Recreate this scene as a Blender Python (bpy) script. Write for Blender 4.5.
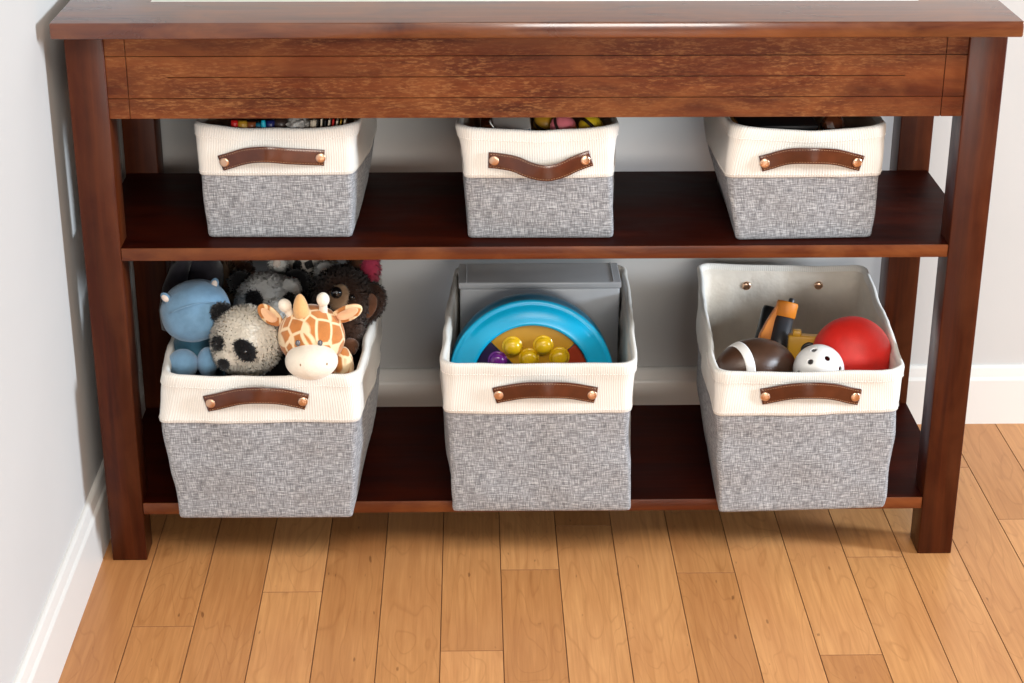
import bpy, bmesh, math, random
from mathutils import Vector, Matrix, noise, Euler

for o in list(bpy.data.objects):
    bpy.data.objects.remove(o)
random.seed(7)
SC = bpy.context.scene
COL = SC.collection
PI = math.pi

# ------------------------------------------------------------------ camera
FPX = 1834.447
cam_d = bpy.data.cameras.new('camera')
cam = bpy.data.objects.new('camera', cam_d)
COL.objects.link(cam)
cam.location = (-0.08532, -2.28416, 1.31476)
cam.rotation_euler = Euler((math.radians(66.78929), math.radians(-0.16954), math.radians(-1.25492)), 'XYZ')
cam_d.sensor_width = 36.0
cam_d.lens = FPX / 1024 * 36.0
cam_d.clip_start = 0.05
SC.camera = cam
# the photographer's sight lines, used below to read positions off at a chosen depth
CAM_R = Euler((1.1656930, -0.0029583, -0.0219025), 'XYZ').to_matrix()
CAM_C = Vector((-.08532, -2.28416, 1.31476))

# ------------------------------------------------------------------ exposure, world, lights
vs = SC.view_settings
vs.view_transform = 'Standard'
vs.look = 'None'
vs.gamma = 1.0
vs.exposure = 0.0
vs.use_curve_mapping = False

world = bpy.data.worlds.new('world')
SC.world = world
world.use_nodes = True
wb = world.node_tree.nodes['Background']
wb.inputs[0].default_value = (0.90, 0.93, 1.0, 1)
wb.inputs[1].default_value = 0.07


def area(name, loc, target, sx, sy, power, color):
    d = bpy.data.lights.new(name, 'AREA')
    d.shape = 'RECTANGLE'
    d.size, d.size_y = sx, sy
    d.energy = power
    d.color = color
    o = bpy.data.objects.new(name, d)
    COL.objects.link(o)
    o.location = loc
    o.rotation_euler = (Vector(target) - Vector(loc)).to_track_quat('-Z', 'Y').to_euler()
    return o


# daylight through a window on the right, and a large glazed front behind the photographer
area('window_light_right', (3.7, -0.80, 1.30), (-0.6, 0.0, 0.75), 0.50, 0.80, 190, (0.78, 0.89, 1.0))
area('window_light_front', (0.75, -4.4, 1.22), (0.0, 0.0, 0.4), 1.5, 0.9, 92, (1.0, 0.96, 0.90))
area('overhead_fill_light', (0.4, -2.1, 2.7), (0.1, -0.5, 0.0), 1.6, 1.2, 56, (1.0, 0.91, 0.80))  # unseen fill lamp, added overhead to brighten the floor

# ------------------------------------------------------------------ measures (metres)
ZM, ZL, SHT = 0.4712, 0.0908, 0.0174          # shelf tops, shelf thickness
WH, TL = 0.59849, 0.04872                      # half width over the legs, leg section
HT, TTH = 0.78, 0.02055                        # table height, top thickness
DP = 0.37304
YB, XL = 0.43736, -0.62527                     # back wall, left wall


def ray(u, v):
    return CAM_R @ Vector(((u - 512) / FPX, -(v - 341.5) / FPX, -1))


def P(u, v, y):
    """world point seen at (u, v) in the vertical plane at depth y"""
    d = ray(u, v)
    return CAM_C + d * ((y - CAM_C.y) / d.y)


def hit(u, v, c, r):
    """front hit of the sight line with an ellipsoid: point, normal"""
    d = ray(u, v).normalized()
    if not hasattr(r, '__len__'):
        r = (r, r, r)
    o = CAM_C - Vector(c)
    S = Vector((1 / r[0], 1 / r[1], 1 / r[2]))
    oo = Vector((o.x * S.x, o.y * S.y, o.z * S.z))
    dd = Vector((d.x * S.x, d.y * S.y, d.z * S.z))
    a, b, cc = dd.dot(dd), 2 * oo.dot(dd), oo.dot(oo) - 1
    D = b * b - 4 * a * cc
    t = (-b - math.sqrt(max(D, 0))) / (2 * a)
    p = CAM_C + d * t
    n = Vector(((p.x - c[0]) / r[0] ** 2, (p.y - c[1]) / r[1] ** 2, (p.z - c[2]) / r[2] ** 2)).normalized()
    return p, n


# ------------------------------------------------------------------ object helpers
def props(o, label=None, cat=None, group=None, kind=None):
    if label: o['label'] = label
    if cat: o['category'] = cat
    if group: o['group'] = group
    if kind: o['kind'] = kind
    return o


def thing(name, loc, label, cat, group=None):
    o = bpy.data.objects.new(name, None)
    o.empty_display_size = 0.02
    COL.objects.link(o)
    o.location = loc
    return props(o, label, cat, group)


def wloc(o):
    v = Vector((0, 0, 0))
    while o is not None:
        v += Vector(o.location)
        o = o.parent
    return v


def obj(name, bm, mat, parent=None, origin=None, smooth=True, label=None):
    """bm is in world coordinates; link it as ONE mesh object"""
    if origin is None:
        origin = Vector((0, 0, 0))
        if bm.verts:
            n = len(bm.verts)
            origin = sum((v.co for v in bm.verts), Vector()) / n
            if parent is None:
                origin.z = min(v.co.z for v in bm.verts)
    origin = Vector(origin)
    bmesh.ops.translate(bm, verts=bm.verts[:], vec=-origin)
    me = bpy.data.meshes.new(name)
    lay = bm.verts.layers.float_vector.get('fn')
    nrm = [tuple(v[lay]) for v in bm.verts] if lay else None
    bm.to_mesh(me)
    bm.free()
    if nrm:
        for p in me.polygons:
            p.use_smooth = True
        me.normals_split_custom_set_from_vertices(nrm)
    if smooth:
        for p in me.polygons:
            p.use_smooth = True
    mats = mat if isinstance(mat, (list, tuple)) else [mat]
    for m in mats:
        me.materials.append(m)
    o = bpy.data.objects.new(name, me)
    COL.objects.link(o)
    if parent is not None:
        o.parent = parent
        o.location = origin - wloc(parent)
    else:
        o.location = origin
    if label:
        o['label'] = label
    return o


def B():
    return bmesh.new()


def box(bm, x0, x1, y0, y1, z0, z1, bev=0.0, seg=2, mx=None):
    r = bmesh.ops.create_cube(bm, size=1.0)
    vs_ = r['verts']
    for v in vs_:
        v.co = Vector((x0 + (v.co.x + .5) * (x1 - x0), y0 + (v.co.y + .5) * (y1 - y0), z0 + (v.co.z + .5) * (z1 - z0)))
    fs = set(f for v in vs_ for f in v.link_faces)
    if bev > 0:
        es = list(set(e for v in vs_ for e in v.link_edges))
        q = bmesh.ops.bevel(bm, geom=es, offset=bev, segments=seg, profile=0.5, affect='EDGES')
        vs_ = list(set(q['verts']) | set(v for f in fs if f.is_valid for v in f.verts))
    if mx is not None:
        bmesh.ops.transform(bm, matrix=mx, verts=[v for v in vs_ if v.is_valid])
    return vs_


def frame_mx(c, z_axis, x_hint=(1, 0, 0)):
    z = Vector(z_axis).normalized()
    x = Vector(x_hint)
    x = (x - z * x.dot(z))
    if x.length < 1e-4:
        x = Vector((0, 1, 0)) - z * z.y
    x.normalize()
    y = z.cross(x)
    m = Matrix((x, y, z)).transposed().to_4x4()
    m.translation = Vector(c)
    return m


def ell(bm, c, r, mx=None, seg=32, ring=20, nz=0.0, nf=20.0, seed=0.0):
    """ellipsoid; mx (4x4) replaces c when given"""
    q = bmesh.ops.create_uvsphere(bm, u_segments=seg, v_segments=ring, radius=1.0)
    if not hasattr(r, '__len__'):
        r = (r, r, r)
    for v in q['verts']:
        n = Vector(v.co)
        k = 1.0
        v.co = Vector((n.x * r[0], n.y * r[1], n.z * r[2])) * k
        if nz:
            v.co += n * nz * noise.noise(v.co * nf + Vector((seed, seed * 1.7, seed * .3)))
    if mx is None:
        mx = Matrix.Translation(Vector(c))
    bmesh.ops.transform(bm, matrix=mx, verts=q['verts'])
    return q['verts']


def lathe(bm, prof, mx, n=32, cap=True):
    """prof: list of (r, z) about the local z axis"""
    rings = []
    for r, z in prof:
        if r < 1e-6:
            rings.append([bm.verts.new(mx @ Vector((0, 0, z)))])
        else:
            rings.append([bm.verts.new(mx @ Vector((r * math.cos(2 * PI * i / n), r * math.sin(2 * PI * i / n), z))) for i in range(n)])
    for a, b in zip(rings[:-1], rings[1:]):
        for i in range(n):
            j = (i + 1) % n
            if len(a) == 1 and len(b) == 1:
                continue
            if len(a) == 1:
                bm.faces.new((a[0], b[i], b[j])[::-1]) if False else bm.faces.new((a[0], b[i], b[j]))
            elif len(b) == 1:
                bm.faces.new((a[i], b[0], a[j])[::-1]) if False else bm.faces.new((a[i], b[0], a[j]))
            else:
                bm.faces.new((a[i], b[i], b[j], a[j]))
    if cap:
        for rg in (rings[0], rings[-1]):
            if len(rg) > 2:
                bm.faces.new(rg)
    bmesh.ops.recalc_face_normals(bm, faces=bm.faces[:])


def tube(bm, pts, rad, n=10, cap=True):
    pts = [Vector(p) for p in pts]
    rings = []
    up = None
    for i, p in enumerate(pts):
        t = (pts[min(i + 1, len(pts) - 1)] - pts[max(i - 1, 0)]).normalized()
        if up is None:
            up = Vector((0, 0, 1)) if abs(t.z) < .9 else Vector((1, 0, 0))
        x = (up - t * up.dot(t)).normalized()
        y = t.cross(x)
        up = x
        r = rad[i] if hasattr(rad, '__len__') else rad
        rings.append([bm.verts.new(p + x * r * math.cos(2 * PI * k / n) + y * r * math.sin(2 * PI * k / n)) for k in range(n)])
    for a, b in zip(rings[:-1], rings[1:]):
        for i in range(n):
            j = (i + 1) % n
            bm.faces.new((a[i], a[j], b[j], b[i]))
    if cap:
        bm.faces.new(rings[0][::-1])
        bm.faces.new(rings[-1])


def loft(bm, rows, vvals=None, uoff=0.0):
    """closed rows of equal length -> quads, uv in metres"""
    uv = bm.loops.layers.uv.verify()
    vr = [[bm.verts.new(p) for p in row] for row in rows]
    n = len(rows[0])
    ref = rows[-1]
    us = [0.0]
    for i in range(n):
        us.append(us[-1] + (Vector(ref[(i + 1) % n]) - Vector(ref[i])).length)
    vv = [0.0]
    for a, b in zip(rows[:-1], rows[1:]):
        vv.append(vv[-1] + (Vector(b[0]) - Vector(a[0])).length)
    for k in range(len(rows) - 1):
        for i in range(n):
            j = (i + 1) % n
            f = bm.faces.new((vr[k][i], vr[k][j], vr[k + 1][j], vr[k + 1][i]))
            for l, (uu, vvv) in zip(f.loops, ((us[i], vv[k]), (us[i + 1], vv[k]), (us[i + 1], vv[k + 1]), (us[i], vv[k + 1]))):
                l[uv].uv = (uu + uoff, vvv)
    return vr


def fur_layer(bm):
    return bm.verts.layers.float_vector.get('fn') or bm.verts.layers.float_vector.new('fn')


def fur(bm, n, length, width=0.0011, lie=0.5, seed=1, comb=Vector((0, 0, -1)), keep=None):
    """cover the present faces of bm with n short tapered hairs (part of the same mesh)"""
    rnd = random.Random(seed)
    faces = [f for f in bm.faces]
    ar = [f.calc_area() for f in faces]
    src = []
    bm.normal_update()
    for f in rnd.choices(faces, ar, k=n):
        vs_ = [v for v in f.verts]
        w = [rnd.random() ** 1 for _ in vs_]
        s = sum(w)
        p = sum((v.co * (a / s) for v, a in zip(vs_, w)), Vector())
        nn = sum((v.normal * (a / s) for v, a in zip(vs_, w)), Vector()).normalized()
        if keep and not keep(p):
            continue
        src.append((p, nn))
    lay = fur_layer(bm)
    bm.verts.ensure_lookup_table()
    for v in bm.verts:
        if v[lay].length < .1:
            v[lay] = v.normal
    for p, nn in src:
        d = (nn + comb * lie * rnd.uniform(.3, 1.2) + Vector((rnd.gauss(0, .35), rnd.gauss(0, .35), rnd.gauss(0, .35)))).normalized()
        if d.dot(nn) < 0.15:
            d = (d + nn * 0.6).normalized()
        L = length * rnd.uniform(.55, 1.25)
        s = (d.cross(nn).normalized() + Vector((rnd.gauss(0, .25), rnd.gauss(0, .25), rnd.gauss(0, .25))))
        s = (s - d * s.dot(d)).normalized() * width * rnd.uniform(.6, 1.2)
        if s.cross(d).dot(nn) < 0: s = -s
        m = p + d * L * .55
        e = p + (d + comb * .25).normalized() * L
        b0, b1 = bm.verts.new(p - s - nn * .0004), bm.verts.new(p + s - nn * .0004)
        m0, m1 = bm.verts.new(m - s * .75), bm.verts.new(m + s * .75)
        t = bm.verts.new(e)
        bm.faces.new((b0, b1, m1, m0))
        bm.faces.new((m0, m1, t))
        sn = (nn + d * .30 + Vector((rnd.gauss(0, .12), rnd.gauss(0, .12), rnd.gauss(0, .12)))).normalized()
        for q_ in (b0, b1, m0, m1, t):
            q_[lay] = sn


# ------------------------------------------------------------------ materials
def new_mat(name):
    m = bpy.data.materials.new(name)
    m.use_nodes = True
    nt = m.node_tree
    return m, nt, nt.nodes['Principled BSDF']


class NB:
    def __init__(s, nt): s.nt = nt
    def n(s, t, **kw):
        o = s.nt.nodes.new(t)
        for k, v in kw.items():
            setattr(o, k, v)
        return o
    def l(s, a, b): s.nt.links.new(a, b)
    def coord(s, kind='Object'):
        return s.n('ShaderNodeTexCoord').outputs[kind]
    def map(s, vec, scale=(1, 1, 1), loc=(0, 0, 0), rot=(0, 0, 0)):
        m = s.n('ShaderNodeMapping')
        m.inputs['Scale'].default_value = scale
        m.inputs['Location'].default_value = loc
        m.inputs['Rotation'].default_value = rot
        s.l(vec, m.inputs['Vector'])
        return m.outputs[0]
    def noise(s, vec, scale, detail=4, rough=.55, dist=0.0):
        q = s.n('ShaderNodeTexNoise')
        q.inputs['Scale'].default_value = scale
        q.inputs['Detail'].default_value = detail
        q.inputs['Roughness'].default_value = rough
        q.inputs['Distortion'].default_value = dist
        s.l(vec, q.inputs['Vector'])
        return q.outputs['Fac']
    def ramp(s, fac, stops):
        r = s.n('ShaderNodeValToRGB')
        e = r.color_ramp.elements
        while len(e) < len(stops):
            e.new(.5)
        for k, (pos, c) in zip(e, stops):
            k.position = pos
            k.color = (c[0], c[1], c[2], 1) if hasattr(c, '__len__') else (c, c, c, 1)
        s.l(fac, r.inputs[0])
        return r.outputs[0]
    def mix(s, fac, a, b, mode='MIX'):
        m = s.n('ShaderNodeMix', data_type='RGBA', blend_type=mode)
        for sock, val in ((m.inputs[0], fac), (m.inputs[6], a), (m.inputs[7], b)):
            if hasattr(val, 'is_linked'):
                s.l(val, sock)
            elif hasattr(val, '__len__'):
                sock.default_value = (val[0], val[1], val[2], 1)
            else:
                sock.default_value = val
        return m.outputs[2]
    def math(s, op, a, b=None):
        m = s.n('ShaderNodeMath', operation=op)
        for sock, val in ((m.inputs[0], a), (m.inputs[1], b)):
            if val is None: continue
            if hasattr(val, 'is_linked'): s.l(val, sock)
            else: sock.default_value = val
        return m.outputs[0]
    def bump(s, h, strength, dist, bsdf):
        b = s.n('ShaderNodeBump')
        b.inputs['Strength'].default_value = strength
        b.inputs['Distance'].default_value = dist
        s.l(h, b.inputs['Height'])
        s.l(b.outputs[0], bsdf.inputs['Normal'])


def plain(name, col, rough=.5, metal=0.0, bump=None, vary=0.0, coat=0.0, sheen=0.0, vscale=30):
    m, nt, bs = new_mat(name)
    k = NB(nt)
    bs.inputs['Roughness'].default_value = rough
    bs.inputs['Metallic'].default_value = metal
    bs.inputs['Coat Weight'].default_value = coat
    bs.inputs['Sheen Weight'].default_value = sheen
    c = k.coord()
    f = k.noise(c, vscale, 3)
    lo = [x * (1 - vary) for x in col]
    hi = [min(1, x * (1 + vary)) for x in col]
    k.l(k.ramp(f, [(.3, lo), (.7, hi)]), bs.inputs['Base Color'])
    if bump:
        k.bump(k.noise(c, bump[0], 3), bump[1], bump[2], bs)
    return m


def wood(name, axis, scuff=0.0, dark=.80, rough=.36, spec=.3, red=1.0, amb=.62, coat=0.0):
    m, nt, bs = new_mat(name)
    k = NB(nt)
    c = k.coord()
    st = [60, 60, 60]
    st['xyz'.index(axis)] = 3.0
    g = k.noise(k.map(c, st), 1.0, 6, .6, .4)
    st2 = [18, 18, 18]
    st2['xyz'.index(axis)] = 7.0
    blotch = k.noise(k.map(c, st2, (3.1, 1.7, .4)), 1.0, 4, .6, .8)
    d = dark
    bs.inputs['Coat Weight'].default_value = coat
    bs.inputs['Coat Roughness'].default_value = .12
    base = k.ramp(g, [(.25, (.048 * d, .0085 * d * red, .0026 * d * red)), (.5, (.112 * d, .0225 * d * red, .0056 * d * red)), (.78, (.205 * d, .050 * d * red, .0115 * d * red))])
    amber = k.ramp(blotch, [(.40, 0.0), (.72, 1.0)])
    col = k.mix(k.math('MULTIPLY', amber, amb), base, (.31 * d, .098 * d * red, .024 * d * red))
    if scuff:
        sp = k.noise(k.map(c, (95, 200, 430)), 1.0, 4, .70)
        area_ = k.noise(k.map(c, (5, 5, 14), (1, 9, 2)), 1.0, 3, .6)
        mask = k.math('MULTIPLY', k.ramp(sp, [(.48, 0.0), (.66, 1.0)]), k.ramp(area_, [(.36, 0.0), (.60, 1.0)]))
        col = k.mix(k.math('MULTIPLY', mask, scuff), col, (.37, .165, .058))
    k.l(col, bs.inputs['Base Color'])
    r = k.ramp(blotch, [(.3, rough * .85), (.7, rough * 1.2)])
    k.l(r, bs.inputs['Roughness'])
    bs.inputs['Specular IOR Level'].default_value = spec
    k.bump(g, .12, .0012, bs)
    return m


def linen(name, c0, c1, tint):
    m, nt, bs = new_mat(name)
    k = NB(nt)
    uv = k.coord('UV')
    a = k.noise(k.map(uv, (72, 880, 1)), 1.0, 2, .5)
    b = k.noise(k.map(uv, (840, 84, 1), (3, 7, 0)), 1.0, 2, .5)
    f = k.noise(k.map(uv, (900, 900, 1), (1, 2, 0)), 1.0, 2, .7)
    s = k.math('ADD', k.math('MULTIPLY', a, .48), k.math('ADD', k.math('MULTIPLY', b, .40), k.math('MULTIPLY', f, .12)))
    big = k.noise(k.map(uv, (22, 30, 1)), 1.0, 3, .6)
    s = k.math('ADD', s, k.math('MULTIPLY', k.math('SUBTRACT', big, .5), .04))
    col = k.ramp(s, [(.36, c0), (.50, tint), (.61, c1)])
    k.l(col, bs.inputs['Base Color'])
    bs.inputs['Roughness'].default_value = .95
    bs.inputs['Sheen Weight'].default_value = .15
    bs.inputs['Specular IOR Level'].default_value = .15
    k.bump(s, .7, .0012, bs)
    return m


def ribbed(name, col, sx=330):
    m, nt, bs = new_mat(name)
    k = NB(nt)
    uv = k.coord('UV')
    w = k.n('ShaderNodeTexWave', wave_type='BANDS', bands_direction='X')
    w.inputs['Scale'].default_value = sx / 6.28 * 2
    w.inputs['Distortion'].default_value = .6
    w.inputs['Detail'].default_value = 1
    k.l(uv, w.inputs['Vector'])
    nn = k.noise(k.map(uv, (700, 700, 1)), 1.0, 2)
    s = k.math('ADD', k.math('MULTIPLY', w.outputs['Fac'], .6), k.math('MULTIPLY', nn, .4))
    k.l(k.ramp(s, [(.1, [x * .86 for x in col]), (.7, col)]), bs.inputs['Base Color'])
    bs.inputs['Roughness'].default_value = .9
    bs.inputs['Sheen Weight'].default_value = .1
    bs.inputs['Specular IOR Level'].default_value = .15
    k.bump(s, .5, .0009, bs)
    return m


def voro(name, patch, gap, scale, loc=(0, 0, 0), w0=.05, w1=.09):
    m, nt, bs = new_mat(name)
    k = NB(nt)
    c = k.map(k.coord(), (1, 1, .72), loc)
    v = k.n('ShaderNodeTexVoronoi', feature='DISTANCE_TO_EDGE')
    v.inputs['Scale'].default_value = scale
    k.l(c, v.inputs['Vector'])
    mask = k.ramp(v.outputs['Distance'], [(w0, 0.0), (w1, 1.0)])
    f = k.noise(k.coord(), 60, 3)
    pc = k.ramp(f, [(.3, [x * .75 for x in patch]), (.7, patch)])
    k.l(k.mix(mask, gap, pc), bs.inputs['Base Color'])
    bs.inputs['Roughness'].default_value = .95
    bs.inputs['Sheen Weight'].default_value = .3
    k.bump(k.noise(k.coord(), 900, 2), .5, .001, bs)
    return m


M = {}
M['wood_x'] = wood('mahogany_along_x', 'x')
M['wood_scuff'] = wood('mahogany_scuffed', 'x', scuff=.45, spec=.2)
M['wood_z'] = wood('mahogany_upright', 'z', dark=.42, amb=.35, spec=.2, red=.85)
M['wood_y'] = wood('mahogany_along_y', 'y', dark=.8)
M['wood_shelf_shaded'] = wood('mahogany_shelf_shaded', 'x', dark=.18, rough=.45, spec=.05, red=.42, amb=.5)  # same mahogany as the legs, with the shelf shade darkened into the colour
M['wood_top'] = wood('mahogany_top', 'x', rough=.3, spec=.5, coat=.8)
M['linen'] = linen('grey_linen', (.105, .105, .112), (.50, .505, .52), (.25, .25, .262))
M['cream'] = ribbed('cream_ribbed_canvas', (.77, .74, .685))
M['lining'] = plain('cream_lining', (.72, .65, .56), .85, bump=(35, .5, .006), vary=.06)
M['leather'] = plain('brown_leather', (.080, .019, .007), .24, bump=(600, .25, .0006), vary=.2, coat=.15, vscale=60)
M['thread'] = plain('tan_thread', (.45, .28, .16), .8)
M['thread_w'] = plain('white_thread', (.86, .82, .76), .8)
M['rivet'] = plain('copper_rivet', (.72, .47, .32), .28, metal=1.0)
M['wall'] = plain('wall_paint', (.55, .54, .525), .75, bump=(500, .12, .0006), vary=.012, vscale=6)
M['trim'] = plain('white_trim_paint', (.72, .70, .665), .38)
M['glass_top'] = plain('pale_inset_panel', (.62, .62, .60), .18)


def floor_mat():
    m, nt, bs = new_mat('maple_planks')
    k = NB(nt)
    c = k.coord()
    at = k.n('ShaderNodeAttribute', attribute_name='plank')
    off = at.outputs['Color']
    sc_ = k.n('ShaderNodeVectorMath', operation='SCALE')
    sc_.inputs[3].default_value = 9.0
    k.l(off, sc_.inputs[0])
    ad = k.n('ShaderNodeVectorMath', operation='ADD')
    k.l(c, ad.inputs[0]); k.l(sc_.outputs[0], ad.inputs[1])
    p = ad.outputs[0]
    fine = k.noise(k.map(p, (160, 7, 1)), 1.0, 5, .6, .3)
    # cathedral figure: contour lines of a slow noise
    slow = k.noise(k.map(p, (13, 2.6, 1)), 1.0, 2, .5, .6)
    con = k.math('FRACT', k.math('MULTIPLY', slow, 12.0))
    line = k.ramp(con, [(.0, 1.0), (.10, 0.0), (.92, 0.0), (1.0, 1.0)])
    blot = k.noise(k.map(p, (10, 3, 1), (5, 2, 1)), 1.0, 3, .6)
    base = k.ramp(fine, [(.25, (.50, .225, .080)), (.75, (.72, .365, .142))])
    base = k.mix(k.math('MULTIPLY', line, .34), base, (.36, .145, .045))
    base = k.mix(k.ramp(blot, [(.40, 0.0), (.75, .55)]), base, (.46, .19, .07))
    # mineral flecks
    fl = k.noise(k.map(p, (120, 30, 1), (2, 3, 7)), 1.0, 1, .5)
    base = k.mix(k.ramp(fl, [(.76, 0.0), (.80, .6)]), base, (.16, .06, .02))
    sep = k.n('ShaderNodeSeparateColor')
    k.l(off, sep.inputs[0])
    tint = k.ramp(sep.outputs[0], [(0.0, (.82, .75, .68)), (.5, (.95, .93, .90)), (1.0, (1.08, 1.08, 1.08))])
    base = k.mix(1.0, base, tint, 'MULTIPLY')
    k.l(base, bs.inputs['Base Color'])
    bs.inputs['Roughness'].default_value = .34
    bs.inputs['Specular IOR Level'].default_value = .4
    k.bump(fine, .06, .0008, bs)
    return m


M['floor'] = floor_mat()
M['gap'] = plain('dark_plank_gap', (.26, .105, .036), .8)

# ------------------------------------------------------------------ the setting
X1, Y0 = 2.6, -2.9
bm = B()
tl = bm.loops.layers.color.new('plank')
rr = random.Random(11)
PW = 0.0823
SEAM0 = -0.5418 - 1 * PW
JOINTS = {0: [-1.1], 1: [-.176], 2: [-.95], 3: [-.0903], 4: [-.62, .27], 5: [-1.3, .3], 6: [-.2424], 7: [-.0354], 8: [-.7],
          9: [-.9, .25], 10: [-.0481], 11: [-1.0], 12: [-.2606], 13: [-.0079], 14: [-.8, .2], 15: [-.55], 16: [.1]}
i = -1
while SEAM0 + i * PW < X1:
    xa, xb = SEAM0 + i * PW, SEAM0 + (i + 1) * PW
    if xb < XL + .002:
        i += 1
        continue
    js = list(JOINTS.get(i, [rr.uniform(-.7, .2)]))
    while js[0] > Y0: js.insert(0, js[0] - rr.uniform(.5, 1.1))
    while js[-1] < YB: js.append(js[-1] + rr.uniform(.5, 1.0))
    for ya, yb_ in zip(js[:-1], js[1:]):
        ya, yb_ = max(ya, Y0), min(yb_, YB + .01)
        if yb_ - ya < .003: continue
        before = set(bm.faces)
        g = .0003
        xx0, xx1 = max(xa + g, XL - .02), xb - g
        zz = 0.0
        v = [bm.verts.new(q) for q in ((xx0, ya + g, -.0008), (xx1, ya + g, -.0008), (xx1, yb_ - g, -.0008), (xx0, yb_ - g, -.0008))]
        e = .0004
        w = [bm.verts.new(q) for q in ((xx0 + e, ya + g + e, zz), (xx1 - e, ya + g + e, zz), (xx1 - e, yb_ - g - e, zz), (xx0 + e, yb_ - g - e, zz))]
        lo = [bm.verts.new((q.co.x, q.co.y, -.01)) for q in v]
        bm.faces.new(w)
        for a in range(4):
            b_ = (a + 1) % 4
            bm.faces.new((v[a], v[b_], w[b_], w[a])).material_index = 1
            bm.faces.new((lo[a], lo[b_], v[b_], v[a]))
        c = (rr.random(), rr.random(), rr.random(), 1)
        for f in set(bm.faces) - before:
            for l in f.loops:
                l[tl] = c
    i += 1
nf_ = len(bm.faces)
v = [bm.verts.new(q) for q in ((XL - .05, Y0, -.006), (X1, Y0, -.006), (X1, YB + .02, -.006), (XL - .05, YB + .02, -.006))]
f = bm.faces.new(v)
f.material_index = 1
props(obj('floor', bm, [M['floor'], M['gap']], origin=(0, 0, 0), smooth=False), kind='structure')

bm = B()
box(bm, XL - .08, X1, YB, YB + .08, -.02, 2.5)
props(obj('wall_back', bm, M['wall'], smooth=False), kind='structure')
bm = B()
box(bm, XL - .08, XL, Y0, YB, -.02, 2.5)
props(obj('wall_left', bm, M['wall'], smooth=False), kind='structure')

HB, TB = .10184, .01206
prof = [(0, .0), (TB, .0), (TB, HB - .024), (TB - .0012, HB - .021), (TB - .003, HB - .0185), (TB - .004, HB - .012), (TB - .0055, HB - .004), (TB - .0075, HB - .001), (TB - .0095, HB), (0, HB)]


def extrude(prof3a, prof3b, bm):
    a = [bm.verts.new(p) for p in prof3a]
    b = [bm.verts.new(p) for p in prof3b]
    n = len(a)
    for i_ in range(n):
        j_ = (i_ + 1) % n
        bm.faces.new((a[i_], a[j_], b[j_], b[i_]))
    bm.faces.new(a[::-1]); bm.faces.new(b)
    bmesh.ops.recalc_face_normals(bm, faces=bm.faces[:])


bm = B()
extrude([(XL + t, Y0, z) for t, z in prof], [(XL + t, YB - TB - .0004, z) for t, z in prof], bm)
props(obj('baseboard_left', bm, M['trim'], smooth=False), kind='structure')
bm = B()
extrude([(XL, YB - t, z) for t, z in prof], [(X1, YB - t, z) for t, z in prof], bm)
props(obj('baseboard_back', bm, M['trim'], smooth=False), kind='structure')

# ------------------------------------------------------------------ the console table
tab = thing('console_table', (0, DP / 2, 0), 'long dark mahogany console table with two open shelves standing against the wall', 'table')
bm = B()
zt = HT - TTH
box(bm, -WH - .0095, WH + .0095, -.0307, DP + .02, zt, HT, .0022, 2)
top = obj('table_top', bm, M['wood_top'], tab)
bm = B()
box(bm, -.501, .501, .088, .33, HT - .004, HT + .0012, .0008, 1)
obj('inset_panel', bm, M['glass_top'], top, label='pale grey panel let into the table top')
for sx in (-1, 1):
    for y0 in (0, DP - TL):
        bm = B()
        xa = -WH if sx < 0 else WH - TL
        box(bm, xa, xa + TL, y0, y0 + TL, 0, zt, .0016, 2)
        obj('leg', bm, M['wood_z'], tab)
# front apron with scored lines
ZA = .64736
bm = B()
xa, xb = -WH + TL, WH - TL
box(bm, xa, xb, .0075, .024, ZA, zt)
zs = [ZA]
for vpx in (98.0, 77.0, 56.0):
    zs.append(P(500, vpx, .003).z)
zs.append(zt)
g = .0011
xs0, xs1 = P(127, 80, .003).x, P(944, 80, .003).x
for k in range(4):
    box(bm, xs0 + g * .5, xs1 - g * .5, .0045, .0076, zs[k] + (g * .5 if k else 0), zs[k + 1] - (g * .5 if k < 3 else 0), .0003, 1)
for a_, b_ in ((xa, xs0 - g * .5), (xs1 + g * .5, xb)):
    for za, zb in ((zs[0], zs[1] - g * .5), (zs[1] + g * .5, zs[3] - g * .5), (zs[3] + g * .5, zt)):
        box(bm, a_, b_, .0045, .0076, za, zb, .0003, 1)
# the middle score stops short of both ends
xm0, xm1 = P(167, 77, .003).x, P(905, 77, .003).x
box(bm, xs0 + g, xm0, .0046, .0076, zs[2] - g, zs[2] + g)
box(bm, xm1, xs1 - g, .0046, .0076, zs[2] - g, zs[2] + g)
obj('apron', bm, M['wood_scuff'], tab, smooth=False)
for sx in (-1, 1):
    bm = B()
    x0 = -WH + .012 if sx < 0 else WH - .030
    box(bm, x0, x0 + .018, TL, DP - TL, ZA, zt, .001, 1)
    obj('side_apron', bm, M['wood_y'], tab)
bm = B()
box(bm, xa, xb, DP - .026, DP - .008, ZA, zt, .001, 1)
obj('back_apron', bm, M['wood_x'], tab)
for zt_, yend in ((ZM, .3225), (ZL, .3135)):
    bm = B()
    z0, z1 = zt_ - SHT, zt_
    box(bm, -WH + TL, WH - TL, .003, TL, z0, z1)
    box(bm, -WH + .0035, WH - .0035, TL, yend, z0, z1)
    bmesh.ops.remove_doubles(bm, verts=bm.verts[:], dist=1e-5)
    sh = obj('shelf', bm, M['wood_shelf_shaded'], tab, smooth=False)
    bm = B()
    box(bm, -WH + TL + .0005, WH - TL - .0005, .0008, .0032, z0 - .0002, z1, .0008, 2)
    obj('nosing', bm, M['wood_x'], sh, label='lighter brown front edge of the shelf, free of its painted shade')  # lit edge keeps the wood tone without the shelf's painted shade


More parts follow.
